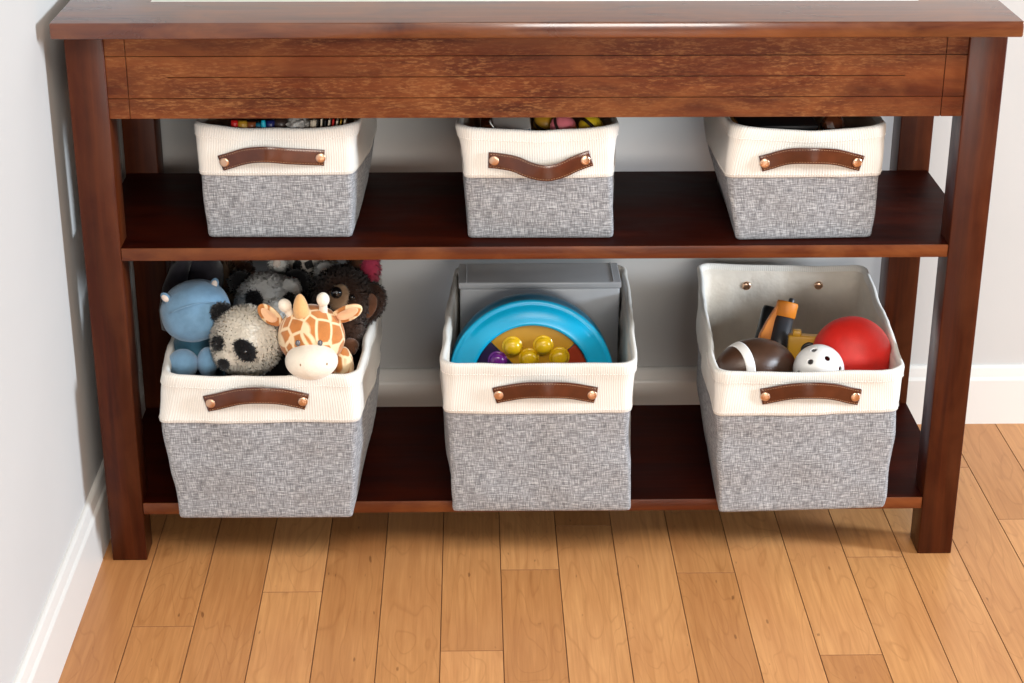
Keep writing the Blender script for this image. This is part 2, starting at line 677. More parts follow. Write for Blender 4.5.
# ------------------------------------------------------------------ fabric bins
def rsq(w, d, r, ns=20, na=7):
    """rounded unit rectangle, (a, b) pairs, starting at the front-left corner, counter-clockwise from above"""
    ra, rb = r / w, r / d
    pts = []
    cs = [((1 - ra, rb), -PI / 2), ((1 - ra, 1 - rb), 0), ((ra, 1 - rb), PI / 2), ((ra, rb), PI)]
    starts = [((ra, 0), (1 - ra, 0)), ((1, rb), (1, 1 - rb)), ((1 - ra, 1), (ra, 1)), ((0, 1 - rb), (0, rb))]
    for (s0, s1), ((cx, cy), a0) in zip(starts, cs):
        for k_ in range(ns):
            t = k_ / ns
            pts.append((s0[0] + (s1[0] - s0[0]) * t, s0[1] + (s1[1] - s0[1]) * t))
        for k_ in range(na):
            a = a0 + PI / 2 * k_ / na
            pts.append((cx + ra * math.cos(a), cy + rb * math.sin(a)))
    return pts


def sstep(t):
    t = max(0, min(1, t))
    return t * t * (3 - 2 * t)


class Bin:
    """quads: (front-left, front-right, back-right, back-left) at bottom, seam and rim"""
    def __init__(s, z0, zseam, zrim, qb, qs, qr, bulge=(.004, .012, .004, .012), seed=0, wob=.003, dip=0.0, rimb=None):
        s.z0, s.zs, s.zr = z0, zseam, zrim
        s.q = [[Vector((x, y)) for x, y in q] for q in (qb, qs, qr)]
        s.bulge, s.seed, s.wob, s.dip = bulge, seed, wob, dip
        s.rimb = rimb or bulge

    def quad(s, z):
        if z <= s.zs:
            t = (z - s.z0) / (s.zs - s.z0)
            t = .5 * t + .5 * sstep(t)
            return [a.lerp(b, t) for a, b in zip(s.q[0], s.q[1])]
        t = (z - s.zs) / (s.zr - s.zs)
        return [a.lerp(b, t ** 1.4) for a, b in zip(s.q[1], s.q[2])]

    def row(s, z, inset=0.0, extra_r=0.0, noise_amp=1.0, dz=0.0):
        q = s.quad(min(z, s.zr))
        w = (q[1] - q[0]).length
        d = (q[3] - q[0]).length
        t = (z - s.z0) / (s.zr - s.z0)
        ease = sstep((z - s.z0) / .02)
        r = .0055 + .015 * max(0, t) ** 3 + extra_r - inset * .35
        r = max(r, .004)
        rt = sstep((z - s.zs) / (s.zr - s.zs))
        bl = [a_ * (1 - rt) + b_ * rt for a_, b_ in zip(s.bulge, s.rimb)]
        bulge_t = math.sin(PI * min(1, max(0, t * .9 + .06)))
        out = []
        for a, b in rsq(w, d, r):
            p = (q[0] * (1 - a) + q[1] * a) * (1 - b) + (q[3] * (1 - a) + q[2] * a) * b
            c = sum(q, Vector((0, 0))) / 4
            nf = (q[0] - q[3]).normalized(); nr = (q[1] - q[0]).normalized()
            off = Vector((0, 0))
            # side bulges vanish at the corners
            off += nf * bl[0] * math.sin(PI * a) * (1 - b) ** 6
            off += nr * bl[1] * math.sin(PI * b) * a ** 6
            off -= nf * bl[2] * math.sin(PI * a) * b ** 6
            off -= nr * bl[3] * math.sin(PI * b) * (1 - a) ** 6
            off *= bulge_t
            # inset along the outward normal of the unit square
            fx = 1 - 2 * inset / w
            fy = 1 - 2 * inset / d
            a2, b2 = .5 + (a - .5) * fx, .5 + (b - .5) * fy
            p = (q[0] * (1 - a2) + q[1] * a2) * (1 - b2) + (q[3] * (1 - a2) + q[2] * a2) * b2
            n2 = (p - c).normalized()
            wv = noise.noise(Vector((p.x * 16 + s.seed * 3.7, p.y * 16, z * 20 + s.seed))) * s.wob
            wv += noise.noise(Vector((p.x * 45 + s.seed * 1.7, p.y * 45, z * 42))) * s.wob * .28
            p = p + off + n2 * wv * ease * noise_amp
            zz = z + dz
            # the rim sags a little between its corners
            if t > .55:
                sag = math.sin(PI * b) * (abs(a - .5) * 2) ** 8 + math.sin(PI * a) * (abs(b - .5) * 2) ** 8
                zz -= s.dip * sag * (t - .55) / .45
                zz += noise.noise(Vector((p.x * 22 + s.seed, p.y * 22, 3.3))) * .0016 * (t - .55) / .45
            out.append(Vector((p.x, p.y, zz)))
        return out

    def front(s, x, z):
        """front surface point at x (cuff side), plus in-plane and outward directions"""
        q = s.quad(z)
        dvec = (q[1] - q[0])
        t = (x - q[0].x) / dvec.x
        dn = dvec.normalized()
        n = Vector((dn.y, -dn.x))
        tt = (z - s.z0) / (s.zr - s.z0)
        p = q[0] + dvec * t + n * (s.bulge[0] * math.sin(PI * max(0, min(1, t))) * math.sin(PI * min(1, tt * .9 + .06)))
        w2 = noise.noise(Vector((p.x * 16 + s.seed * 3.7, p.y * 16, z * 20 + s.seed))) * s.wob
        p = p + n * w2
        return Vector((p.x, p.y, z)), Vector((dn.x, dn.y, 0)), Vector((n.x, n.y, 0))


def dashes(bm, rowpts, step=.0042, ln=.0026, th=.0005):
    """stitches along a polyline"""
    acc = 0.0
    for a, b in zip(rowpts[:-1], rowpts[1:]):
        L = (b - a).length
        d = (b - a).normalized() if L > 1e-7 else Vector((1, 0, 0))
        pos = -acc
        while pos + step <= L:
            pos += step
            if pos < 0: continue
            c = a + d * pos
            tube(bm, [c - d * ln / 2, c, c + d * ln / 2], [th * .6, th, th * .6], 5)
        acc = L - pos


def strap_path(ctrl, n=28):
    """Catmull-Rom through (s, up, out)"""
    c = [Vector(p) for p in ctrl]
    c = [c[0] * 2 - c[1]] + c + [c[-1] * 2 - c[-2]]
    out = []
    m = len(c) - 3
    for i_ in range(m):
        for k_ in range(n // m + 1):
            t = k_ / (n // m + 1)
            p0, p1, p2, p3 = c[i_:i_ + 4]
            out.append(.5 * ((2 * p1) + (p2 - p0) * t + (2 * p0 - 5 * p1 + 4 * p2 - p3) * t * t + (3 * p1 - p0 - 3 * p2 + p3) * t ** 3))
    out.append(c[-2])
    return out


def make_bin(bn, label, strap, hand_w=.0235, rivets_inside=()):
    q0 = bn.q[0]
    cx = sum(p.x for p in q0) / 4
    cy = sum(p.y for p in q0) / 4
    root = thing('fabric_bin', (cx, cy, bn.z0), label, 'storage bin', 'grey and cream fabric bins on the shelves')
    H = bn.zr - bn.z0
    # grey body
    bm = B()
    rows = []
    rows.append(bn.row(bn.z0 + .0005, .016, noise_amp=0))
    for dz_, ins in ((.0, .0035), (.0016, .0012), (.005, .0002)):
        rows.append(bn.row(bn.z0 + dz_, ins, noise_amp=0 if dz_ == 0 else 1))
    nz = 16
    for k_ in range(1, nz + 1):
        rows.append(bn.row(bn.z0 + .006 + (bn.zs - bn.z0 - .004) * k_ / nz))
    vr = loft(bm, rows)
    bm.faces.new(vr[0][::-1])
    body = obj('body', bm, M['linen'], root)
    # cream cuff, outside, over the rim and down the inside
    bm = B()
    rows = [bn.row(bn.zs + .001, .0015), bn.row(bn.zs + .0002, -.0012), bn.row(bn.zs + .0008, -.0022)]
    nz = 12
    for k_ in range(1, nz + 1):
        z = bn.zs + (bn.zr - .004 - bn.zs) * k_ / nz
        hem = -.0022 if z < bn.zr - .016 else -.0034
        rows.append(bn.row(z, hem))
    rows.append(bn.row(bn.zr - .0012, -.0026, dz=.0))
    rows.append(bn.row(bn.zr, -.0002, dz=.0006))
    rows.append(bn.row(bn.zr, .0024, dz=.0004))
    for k_, ins in ((-.002, .0044), (-.006, .0052), (-.0105, .0050), (-.0115, .0040)):
        rows.append(bn.row(bn.zr, ins, dz=k_))
    loft(bm, rows)
    cuff = obj('cuff', bm, M['cream'], root)
    bm = B()
    n = len(rows[0])
    for z, ins in ((bn.zs + .005, -.0028), (bn.zr - .0155, -.0036)):
        rw = bn.row(z, ins)
        seq = rw[n - 12:] + rw[:58]
        dashes(bm, seq)
        obj('stitching', bm, M['thread_w'], cuff)
        bm = B()
    bm.free()
    # lining
    bm = B()
    rows = []
    for dz_, ins in ((-.006, .0040), (-.0075, .0050)):
        rows.append(bn.row(bn.zr, ins, dz=dz_))
    for k_ in range(17):
        z = bn.zr - .012 - (bn.zr - .012 - bn.z0 - .008) * k_ / 16
        rw = bn.row(z, .0066)
        cen = sum(rw, Vector()) / len(rw)
        amp = .0042 * min(1, k_ / 4)
        for q_ in rw:
            w_ = noise.noise(Vector((q_.x * 30 + bn.seed * 5, q_.y * 30, z * 24))) + .5 * noise.noise(Vector((q_.x * 75, q_.y * 75 + bn.seed, z * 50)))
            dd_ = (cen - q_); dd_.z = 0
            q_ += dd_.normalized() * (amp * (.5 + w_))
        rows.append(rw)
    rows.append(bn.row(bn.z0 + .006, .016, noise_amp=.3))
    vr = loft(bm, rows)
    bm.faces.new(vr[-1])
    obj('lining', bm, M['lining'], root)
    # leather handle
    zc = sum(p[1] for p in strap) / len(strap)
    path = []
    for px, pz, out in strap_path([(p[0], p[1], p[2]) for p in strap]):
        p, dn, nn = bn.front(px, pz)
        path.append((p + nn * (.0042 + out), dn, nn))
    bm = B()
    secs = []
    for i_, (p, dn, nn) in enumerate(path):
        a = path[max(0, i_ - 1)][0]; b = path[min(len(path) - 1, i_ + 1)][0]
        t = (b - a).normalized()
        up = nn.cross(t)
        if up.z < 0: up = -up
        up = (up - t * up.dot(t)).normalized()
        nrm = t.cross(up).normalized()
        if nrm.dot(nn) < 0: nrm = -nrm
        secs.append((p, t, up, nrm))
    hw, th = hand_w / 2, .0011
    rings = []
    for p, t, up, nrm in secs:
        ring = []
        for a, b in ((-1, -1), (-1, 1), (-.92, 1.35), (-.5, 1.45), (0, 1.5), (.5, 1.45), (.92, 1.35), (1, 1), (1, -1), (0, -1)):
            ring.append(p + up * hw * a + nrm * th * b)
        rings.append(ring)
    vr = [[bm.verts.new(q) for q in r_] for r_ in rings]
    for a, b in zip(vr[:-1], vr[1:]):
        for k_ in range(len(a)):
            j_ = (k_ + 1) % len(a)
            bm.faces.new((a[k_], a[j_], b[j_], b[k_]))
    bm.faces.new(vr[0]); bm.faces.new(vr[-1])
    bmesh.ops.recalc_face_normals(bm, faces=bm.faces[:])
    hd = obj('handle', bm, M['leather'], root, label='brown leather strap handle')
    for e in (1, -1):
        idx = 3 if e > 0 else len(secs) - 4
        p, t, up, nrm = secs[idx]
        bm = B()
        lathe(bm, [(.0066, 0), (.0066, .0008), (.0062, .0015), (.0045, .0019), (0, .0021)], frame_mx(p + nrm * th * 1.45, nrm), 20)
        obj('rivet', bm, M['rivet'], hd)
    bm = B()
    for s_ in (-1, 1):
        seq = [p + up * (hw - .0022) * s_ + nrm * th * 1.45 for p, t, up, nrm in secs]
        dashes(bm, seq, .0036, .0022, .00032)
        obj('stitching', bm, M['thread'], hd)
        bm = B()
    bm.free()
    for (u, v) in rivets_inside:
        q = bn.quad(bn.zr - .03)
        # inner back face
        dv = (q[2] - q[3]).normalized()
        nin = Vector((dv.y, -dv.x, 0))
        # sight line against the inner back plane
        pl = Vector((q[3].x, q[3].y, 0)) + nin * (.0085 - bn.bulge[2] * .5)
        d = ray(u, v)
        t_ = (pl - CAM_C).dot(nin) / d.dot(nin)
        p = CAM_C + d * t_
        bm = B()
        lathe(bm, [(.0068, -.003), (.0068, .0008), (.006, .0018), (.0038, .0026), (0, .003)], frame_mx(p, nin), 20)
        obj('rivet', bm, M['rivet'], root, label='metal rivet inside the bin')
    return root


def strap_px(pts, y):
    """(u, v, out) -> (x, z, out) near depth y"""
    r_ = []
    for u, v, o_ in pts:
        q = P(u, v, y)
        r_.append((q.x, q.z + (o_ + .004) * .24, o_))
    return r_


LB = ZL + .0004
MB_ = ZM + .0004
lowL = Bin(LB, .2355, .3055,
           [(-.492, -.0455), (-.2525, -.0475), (-.243, .325), (-.490, .325)],
           [(-.5065, -.0385), (-.2435, -.0385), (-.229, .325), (-.505, .325)],
           [(-.4990, -.0385), (-.2400, -.0385), (-.2255, .330), (-.5100, .330)], (.003, .014, .004, .010), 1, .0048, .003, (.003, .014, .004, .024))
lowM = Bin(LB, .240, .3150,
           [(-.1155, -.0325), (.1335, -.0345), (.138, .325), (-.108, .325)],
           [(-.1225, -.0243), (.1265, -.0243), (.143, .335), (-.107, .335)],
           [(-.1270, -.0265), (.1335, -.0265), (.1475, .343), (-.1085, .343)], (.002, .008, .004, .014), 2, .0042, .002)
lowR = Bin(LB, .237, .3015,
           [(.2545, -.0420), (.4890, -.0310), (.514, .350), (.276, .362)],
           [(.2465, -.031), (.4965, -.0215), (.519, .360), (.269, .372)],
           [(.2425, -.032), (.5005, -.0225), (.5235, .372), (.2665, .385)], (.002, .006, .003, .012), 3, .0048, .003)
midL = Bin(MB_, .5585, .6290,
           [(-.4400, .0405), (-.2460, .0380), (-.238, .295), (-.433, .298)],
           [(-.4455, .0440), (-.2450, .0430), (-.2245, .295), (-.428, .298)],
           [(-.4500, .0425), (-.2355, .0415), (-.2225, .298), (-.428, .300)], (.002, .008, .003, .006), 4, .0030, .0075, (.002, -.016, .003, .006))
midM = Bin(MB_, .5565, .6285,
           [(-.0915, .0325), (.1045, .0305), (.104, .292), (-.088, .292)],
           [(-.0935, .0350), (.1005, .0340), (.110, .295), (-.090, .295)],
           [(-.1045, .0335), (.1060, .0330), (.113, .298), (-.093, .298)], (.002, .006, .003, .006), 5, .0030, .0075, (.002, -.006, .003, -.006))
midR = Bin(MB_, .5580, .6290,
           [(.2670, .0200), (.4520, .0285), (.452, .290), (.281, .285)],
           [(.2525, .0265), (.4575, .0300), (.462, .295), (.2535, .290)],
           [(.2560, .0250), (.4600, .0285), (.467, .298), (.2480, .292)], (.002, .006, .003, .006), 6, .0030, .0075, (.002, .002, .003, -.014))
make_bin(lowL, 'large grey and cream bin full of plush toys at the left of the lower shelf',
         strap_px([(206, 404, 0), (216, 401.5, .001), (238, 396, .007), (258, 394, .012), (279, 395.5, .007), (299, 400.5, .001), (307, 402.5, 0)], -.042))
make_bin(lowM, 'large grey and cream bin holding a turquoise disc and a grey box, lower shelf',
         strap_px([(494.5, 396, 0), (503, 394, .001), (524, 390, .007), (546, 389, .012), (568, 390.5, .007), (588, 394.5, .001), (596, 396, 0)], -.029))
make_bin(lowR, 'large grey and cream bin of sports balls at the right end of the lower shelf',
         strap_px([(761, 397, 0), (769, 395.5, .001), (790, 390.5, .007), (811, 389, .012), (832, 391.5, .007), (851, 396.5, .001), (859.5, 398, 0)], -.030),
         rivets_inside=((746.5, 286), (818.5, 285.5)))
make_bin(midL, 'small grey and cream bin of bright odds and ends, left on the middle shelf',
         strap_px([(221, 163.5, 0), (229, 161, .001), (247, 155.5, .006), (267, 154, .012), (288, 156, .007), (316, 157.5, .001), (324.5, 158, 0)], .040), .0215)
make_bin(midM, 'small grey and cream bin with drooping strap, centre of the middle shelf',
         strap_px([(488.5, 160.5, 0), (497, 161, .001), (514, 163.5, .004), (530, 169.5, .009), (546, 172.5, .012), (561, 169.5, .009), (573, 164.5, .004), (583, 161, .001), (591, 158.5, 0)], .031), .0215)
make_bin(midR, 'small grey and cream bin holding a black box, right on the middle shelf',
         strap_px([(760, 163.5, 0), (768, 161.5, .001), (788, 156, .006), (813, 155, .012), (834, 156.5, .007), (852, 161, .001), (861, 163.5, 0)], .026), .0215)

# ------------------------------------------------------------------ plush toys in the left lower bin
def plush(name, col, bump_s=700, sheen=.35, vary=.14, rough=.95):
    m, nt, bs = new_mat(name)
    k = NB(nt)
    c = k.coord()
    f = k.noise(c, 45, 4, .65)
    k.l(k.ramp(f, [(.3, [x * (1 - vary) for x in col]), (.7, [min(1, x * (1 + vary)) for x in col])]), bs.inputs['Base Color'])
    bs.inputs['Roughness'].default_value = rough
    bs.inputs['Sheen Weight'].default_value = sheen
    bs.inputs['Specular IOR Level'].default_value = .12
    k.bump(k.noise(c, bump_s, 3, .7), .6, .0012, bs)
    if 'fur' in name:
        tr = k.n('ShaderNodeBsdfTranslucent')
        tr.inputs[0].default_value = (*[min(1, x * 1.1) for x in col], 1)
        mx_ = k.n('ShaderNodeMixShader')
        mx_.inputs[0].default_value = .35
        k.l(bs.outputs[0], mx_.inputs[1])
        k.l(tr.outputs[0], mx_.inputs[2])
        k.l(mx_.outputs[0], nt.nodes['Material Output'].inputs[0])
    return m


M['blue'] = plush('blue_plush', (.15, .28, .42))
M['teal'] = plush('teal_plush', (.05, .15, .22))
M['pink_in'] = plush('pale_ear_plush', (.72, .60, .52))
M['white_fur'] = plush('white_fur', (.90, .89, .86), vary=.05)
M['ivory_fur'] = plush('ivory_fur', (.88, .82, .72), vary=.05)
M['black_fur'] = plush('black_fur', (.012, .011, .012), vary=.3)
M['brown_fur'] = plush('dark_brown_fur', (.055, .026, .016), vary=.35)
M['brown_soft'] = plush('brown_plush', (.13, .055, .028), vary=.3)
M['tan_fur'] = plush('tan_fur', (.42, .27, .16), vary=.2)
M['grey_plush'] = plush('dusky_grey_plush', (.040, .036, .046), vary=.3)
M['pink_fur'] = plush('pink_fur', (.78, .10, .20), vary=.2)
M['cream_plush'] = plush('cream_plush', (.82, .74, .62), vary=.05)
M['tan_plush'] = plush('tan_plush', (.70, .40, .17), vary=.12)
M['ear_in'] = plush('peach_plush', (.80, .50, .30), vary=.1)
M['giraffe'] = voro('giraffe_patches', (.56, .20, .045), (.82, .62, .38), 52, (.31, .12, .5), .05, .11)
M['mottled'] = voro('black_white_fur', (.012, .012, .012), (.55, .50, .44), 70, (.1, .3, .2), .10, .16)
M['eye'] = plain('black_glass_eye', (.006, .005, .005), .08, coat=1.0)
M['eye_grey'] = plain('grey_glass_eye', (.10, .10, .11), .12, coat=1.0)


def rotmx(c, rx=0, ry=0, rz=0):
    m = Euler((math.radians(rx), math.radians(ry), math.radians(rz)), 'XYZ').to_matrix().to_4x4()
    m.translation = Vector(c)
    return m


def disc_on(bm, u, v, c, r, size, thick=.0025, roll=0.0, lift=0.0):
    """flattened pad sewn on the surface of an ellipsoid, facing outward"""
    p, n = hit(u, v, c, r)
    m = frame_mx(p + n * lift, n)
    m = m @ Matrix.Rotation(math.radians(roll), 4, 'Z')
    ell(bm, None, (size[0], size[1], thick), m, 20, 12)
    return p, n


PLUSH = 'plush toys in the left lower bin'


def plush_root(name, c, label):
    return thing(name, (c[0], c[1], LB + .012), label, 'plush toy', PLUSH)


# hippo ---------------------------------------------------------------
hc = P(195, 309, .075)
t = plush_root('plush_hippo', hc, 'light blue plush hippo with a broad snout at the left front of the bin')
bm = B()
mh = rotmx(hc, 18, -14, 10)
q = bmesh.ops.create_uvsphere(bm, u_segments=40, v_segments=28, radius=1.0)
for v in q['verts']:
    n = Vector(v.co)
    k_ = 1 + .16 * max(0, -n.y) * max(0, -n.z + .2) - .10 * max(0, n.z) * max(0, -n.y)
    wid = .048 + .004 * max(0, -n.z)
    v.co = Vector((n.x * wid * k_, n.y * .046 * k_, n.z * .037 * k_))
    v.co += n * .0008 * noise.noise(v.co * 60)
bmesh.ops.transform(bm, matrix=mh, verts=q['verts'])
head = obj('head', bm, M['blue'], t)
bm = B()
# raised seam across the brow
pts = []
for k_ in range(17):
    a = -.85 + 1.7 * k_ / 16
    u_, v_ = 196 + a * 31, 304 + 6 * a * a - a * 6
    p, n = hit(u_, v_, hc, (.047, .046, .037))
    pts.append(p + n * .0004)
tube(bm, pts, .0006, 6)
obj('seam', bm, M['blue'], head)
for (u_, v_, yy, ry, inner) in ((166, 298, .06, -40, True), (214.5, 284, .085, 16, False)):
    c = P(u_, v_, yy)
    bm = B()
    mx = rotmx(c, 0, ry, 0)
    lathe(bm, [(.0042, -.006), (.0060, -.001), (.0056, .004), (.003, .008), (0, .0095)], mx @ Matrix.Diagonal((1, .6, 1, 1)), 18)
    e = obj('ear', bm, M['blue'], head)
    bm = B()
    ell(bm, None, (.0042, .0018, .0060), mx @ Matrix.Translation((0, -.0034, .001)), 16, 10)
    obj('inner_ear', bm, M['pink_in'], e)
bc = P(194, 356, .082)
bm = B()
ell(bm, None, (.041, .040, .070), rotmx(bc + Vector((0, 0, -.030)), -8, 0, 0), 36, 24, .001, 50)
obj('body', bm, M['teal'], t)
for (u_, v_, yy, r_) in ((183, 364, .030, (.0215, .024, .021)), (208, 362, .034, (.0150, .022, .021))):
    bm = B()
    c = P(u_, v_, yy)
    ell(bm, None, r_, rotmx(c, -20, 0, 0), 28, 18)
    ell(bm, None, (r_[0] * .8, .03, r_[2] * .75), rotmx(c + Vector((0, .028, -.012)), 20, 0, 0), 24, 16)
    obj('leg', bm, M['blue'], t)

# front panda -----------------------------------------------------------
pc = P(247, 341, .028)
t = plush_root('plush_panda', pc, 'ivory plush panda with black eye patches and nose, left of the plush giraffe')
PR = (.0475, .045, .0475)
bm = B()
ell(bm, pc, PR, None, 40, 28, .0012, 60)
mzc = hit(226, 361, pc, PR)[0] + Vector((.006, .010, .004))
ell(bm, mzc, (.0215, .021, .0185), None, 28, 18)
fur(bm, 9000, .0050, .0013, .35, 3)
head = obj('head', bm, M['ivory_fur'], t)
for (u_, v_, s_, rl) in ((219.5, 343, (.0098, .0090), 25), (245, 350, (.0120, .0175), 38)):
    bm = B()
    disc_on(bm, u_, v_, pc, PR, s_, .004, rl, .0022)
    fur(bm, 420, .0042, .0009, .2, 5)
    e = obj('eye_patch', bm, M['black_fur'], head)
    bm = B()
    p, n = hit(u_ + .5, v_ + .5, pc, PR)
    ell(bm, p + n * .0058, .0030, None, 14, 10)
    obj('eye', bm, M['eye'], e)
p, n = hit(224.5, 363, mzc, (.0215, .021, .0185))
bm = B()
ell(bm, None, (.0082, .0076, .0042), frame_mx(p + n * .003, n), 20, 12)
fur(bm, 200, .0025, .0008, .2, 6)
obj('nose', bm, M['black_fur'], head)
for (u_, v_, yy) in ((222.5, 313, .040), (272, 326, .060)):
    bm = B()
    ell(bm, P(u_, v_, yy), (.0145, .009, .0140), None, 22, 14, .001, 60)
    fur(bm, 600, .0050, .001, .2, 8)
    obj('ear', bm, M['black_fur'], head)
bm = B()
ell(bm, pc + Vector((-.004, .014, -.082)), (.028, .026, .046), None, 28, 18)
obj('body', bm, M['black_fur'], t)

# giraffe ---------------------------------------------------------------
gc = P(311.5, 336, .012)
t = plush_root('plush_giraffe', gc, 'orange patched plush giraffe with a white muzzle hanging over the front rim of the bin')
GR = (.0455, .040, .0440)
bm = B()
ell(bm, gc, GR, None, 40, 28, .0006, 60)
head = obj('head', bm, M['giraffe'], t)
bm = B()
mc = P(311.5, 361, -.026)
ell(bm, mc, (.0355, .0290, .0245), None, 36, 24, .0006, 60)
muz = obj('muzzle', bm, M['cream_plush'], head)
for (u_, v_) in ((300.5, 365), (327, 364)):
    bm = B()
    p, n = hit(u_, v_, mc, (.0355, .0290, .0245))
    ell(bm, None, (.0012, .0019, .0007), frame_mx(p, n), 12, 8)
    obj('nostril', bm, M['tan_fur'], muz)
for (u_, v_) in ((298, 343), (320, 343)):
    p, n = hit(u_, v_, gc, GR)
    bm = B()
    ell(bm, p + n * .0006, (.0036, .0030, .0044), None, 18, 12)
    obj('eye', bm, M['eye_grey'], head)
# ears: cupped leaf shapes
for (c0, c1, w_) in (((281, 324, .018), (260, 306, .006), .0105), ((331, 319, .018), (360.5, 307.5, .004), .0105)):
    a, b = P(*c0), P(*c1)
    ax = (b - a)
    L = ax.length
    m = Matrix.Identity(4)
    x = ax.normalized()
    yv = Vector((0, -1, .15)); yv = (yv - x * yv.dot(x)).normalized()
    z = x.cross(yv)
    m = Matrix((x, yv, z)).transposed().to_4x4()
    m.translation = (a + b) / 2
    bm = B()
    q = bmesh.ops.create_uvsphere(bm, u_segments=28, v_segments=18, radius=1.0)
    for v in q['verts']:
        n = Vector(v.co)
        wd = w_ * (1.05 + .15 * n.x)
        v.co = Vector((n.x * L * .55, n.y * .0055 + .004 * n.z * n.z, n.z * wd))
    bmesh.ops.transform(bm, matrix=m, verts=q['verts'])
    e = obj('ear', bm, M['giraffe'], head)
    bm = B()
    q = bmesh.ops.create_uvsphere(bm, u_segments=24, v_segments=14, radius=1.0)
    for v in q['verts']:
        n = Vector(v.co)
        wd = w_ * .62
        v.co = Vector((n.x * L * .36 + L * .10, n.y * .0022 + .0044 + .005 * n.z * n.z, n.z * wd))
    bmesh.ops.transform(bm, matrix=m, verts=q['verts'])
    obj('inner_ear', bm, M['ear_in'], e)
for (s0, s1, k0) in (((291.5, 318, .010), (287.5, 309, .004), (284.8, 305.5, .002)), ((323.5, 315, .010), (323.2, 306, .004), (323, 299.5, .002))):
    bm = B()
    a, b, c = P(*s0), P(*s1), P(*k0)
    tube(bm, [a, (a + b) / 2, b, c], [.0062, .0058, .0056, .0052], 16)
    h = obj('horn', bm, M['cream_plush'], head)
    bm = B()
    ell(bm, None, (.0088, .0086, .0102), frame_mx(c, (c - b), (1, 0, 0)), 22, 16)
    obj('horn_tip', bm, M['cream_plush'], h)
bm = B()
a, b = P(302, 321, -.004), P(299.5, 295, -.002)
m = frame_mx((a + b) / 2, b - a)
q = bmesh.ops.create_uvsphere(bm, u_segments=24, v_segments=16, radius=1.0)
for v in q['verts']:
    n = Vector(v.co)
    v.co = Vector((n.x * .0105 * (1 - .22 * n.z), n.y * .0095, n.z * (b - a).length * .54))
bmesh.ops.transform(bm, matrix=m, verts=q['verts'])
obj('forelock', bm, M['tan_plush'], head, label='plain tan tuft between the horns')
bm = B()
ell(bm, gc + Vector((.022, .020, -.062)), (.028, .028, .042), None, 30, 20)
ell(bm, P(343, 367, .020), (.0150, .018, .030), None, 24, 16)
obj('body', bm, M['giraffe'], t)

# second panda ------------------------------------------------------------
p2 = P(268, 306, .150)
t = plush_root('plush_panda', p2, 'white plush panda half hidden behind the front panda and the giraffe')
R2 = (.0455, .040, .0480)
bm = B()
ell(bm, p2, R2, None, 36, 24, .0012, 60)
c2 = hit(289, 289, p2, R2)[0]
ell(bm, c2 + Vector((0, .004, 0)), (.0155, .012, .0140), None, 20, 14)
c3 = hit(276, 312, p2, R2)[0]
ell(bm, c3, (.017, .018, .019), None, 20, 14)
fur(bm, 8000, .0048, .0013, .4, 13)
head = obj('head', bm, M['white_fur'], t)
for (u_, v_, s_, rl) in ((254.5, 300, (.0125, .0130), 25), (288, 301, (.009, .0115), -20)):
    bm = B()
    disc_on(bm, u_, v_, p2, R2, s_, .005, rl, .003)
    fur(bm, 380, .004, .0009, .2, 15)
    obj('eye_patch', bm, M['black_fur'], head)
for (u_, v_) in ((241, 283), (297, 281)):
    bm = B()
    ell(bm, P(u_, v_, .172), (.018, .012, .018), None, 22, 14, .001, 60)
    fur(bm, 500, .005, .001, .2, 16)
    obj('ear', bm, M['black_fur'], head)
bm = B()
ell(bm, p2 + Vector((-.004, .040, -.050)), (.050, .030, .085), None, 28, 18)
obj('body', bm, M['black_fur'], t)

# dark brown dog-like toy ---------------------------------------------------
dc = P(343, 300, .150)
t = plush_root('plush_animal', dc, 'dark brown shaggy plush animal with floppy ear, behind and right of the giraffe')
DR = (.0430, .044, .0480)
bm = B()
ell(bm, dc, DR, None, 36, 24, .0014, 60)
fur(bm, 8000, .0060, .0012, .45, 23)
head = obj('head', bm, M['brown_fur'], t)
bm = B()
disc_on(bm, 339, 297, dc, DR, (.0135, .0190), .006, -18, .0025)
fur(bm, 450, .003, .0009, .3, 24)
pt = obj('eye_patch', bm, M['tan_fur'], head, label='tan patch around the eye')
p, n = hit(337.5, 293.5, dc, DR)
bm = B()
ell(bm, p + n * .0075, (.0085, .0080, .0085), None, 24, 16)
obj('eye', bm, M['eye'], pt)
p, n = hit(351.5, 297.5, dc, DR)
bm = B()
ell(bm, p + n * .004, .0042, None, 20, 14)
obj('eye', bm, M['eye'], head)
bm = B()
a = P(373.5, 301, .138)
q = bmesh.ops.create_uvsphere(bm, u_segments=26, v_segments=18, radius=1.0)
for v in q['verts']:
    n = Vector(v.co)
    v.co = Vector((n.x * .0150 * (1.1 + .15 * n.z), n.y * .008 - .008 * n.z * n.z, n.z * .031))
bmesh.ops.transform(bm, matrix=rotmx(a, 0, 14, -22), verts=q['verts'])
fur(bm, 1500, .0055, .001, .4, 25)
ear = obj('ear', bm, M['brown_fur'], head)
bm = B()
q = bmesh.ops.create_uvsphere(bm, u_segments=22, v_segments=14, radius=1.0)
for v in q['verts']:
    n = Vector(v.co)
    v.co = Vector((n.x * .0085 + .002, n.y * .0025 - .0105 - .007 * n.z * n.z, n.z * .020))
bmesh.ops.transform(bm, matrix=rotmx(a, 0, 14, -22), verts=q['verts'])
obj('inner_ear', bm, M['brown_soft'], ear)
bm = B()
ell(bm, P(349, 331, .118), (.022, .026, .030), None, 26, 18, .001, 60)
fur(bm, 1300, .0060, .001, .5, 26)
arm = obj('arm', bm, M['brown_fur'], t)
bm = B()
c = P(349.5, 346, .092)
ell(bm, c, (.0135, .0100, .0125), None, 22, 14)
for dx in (-.006, .0, .006):
    ell(bm, c + Vector((dx, -.0075, -.004)), (.0042, .0045, .0060), None, 14, 10)
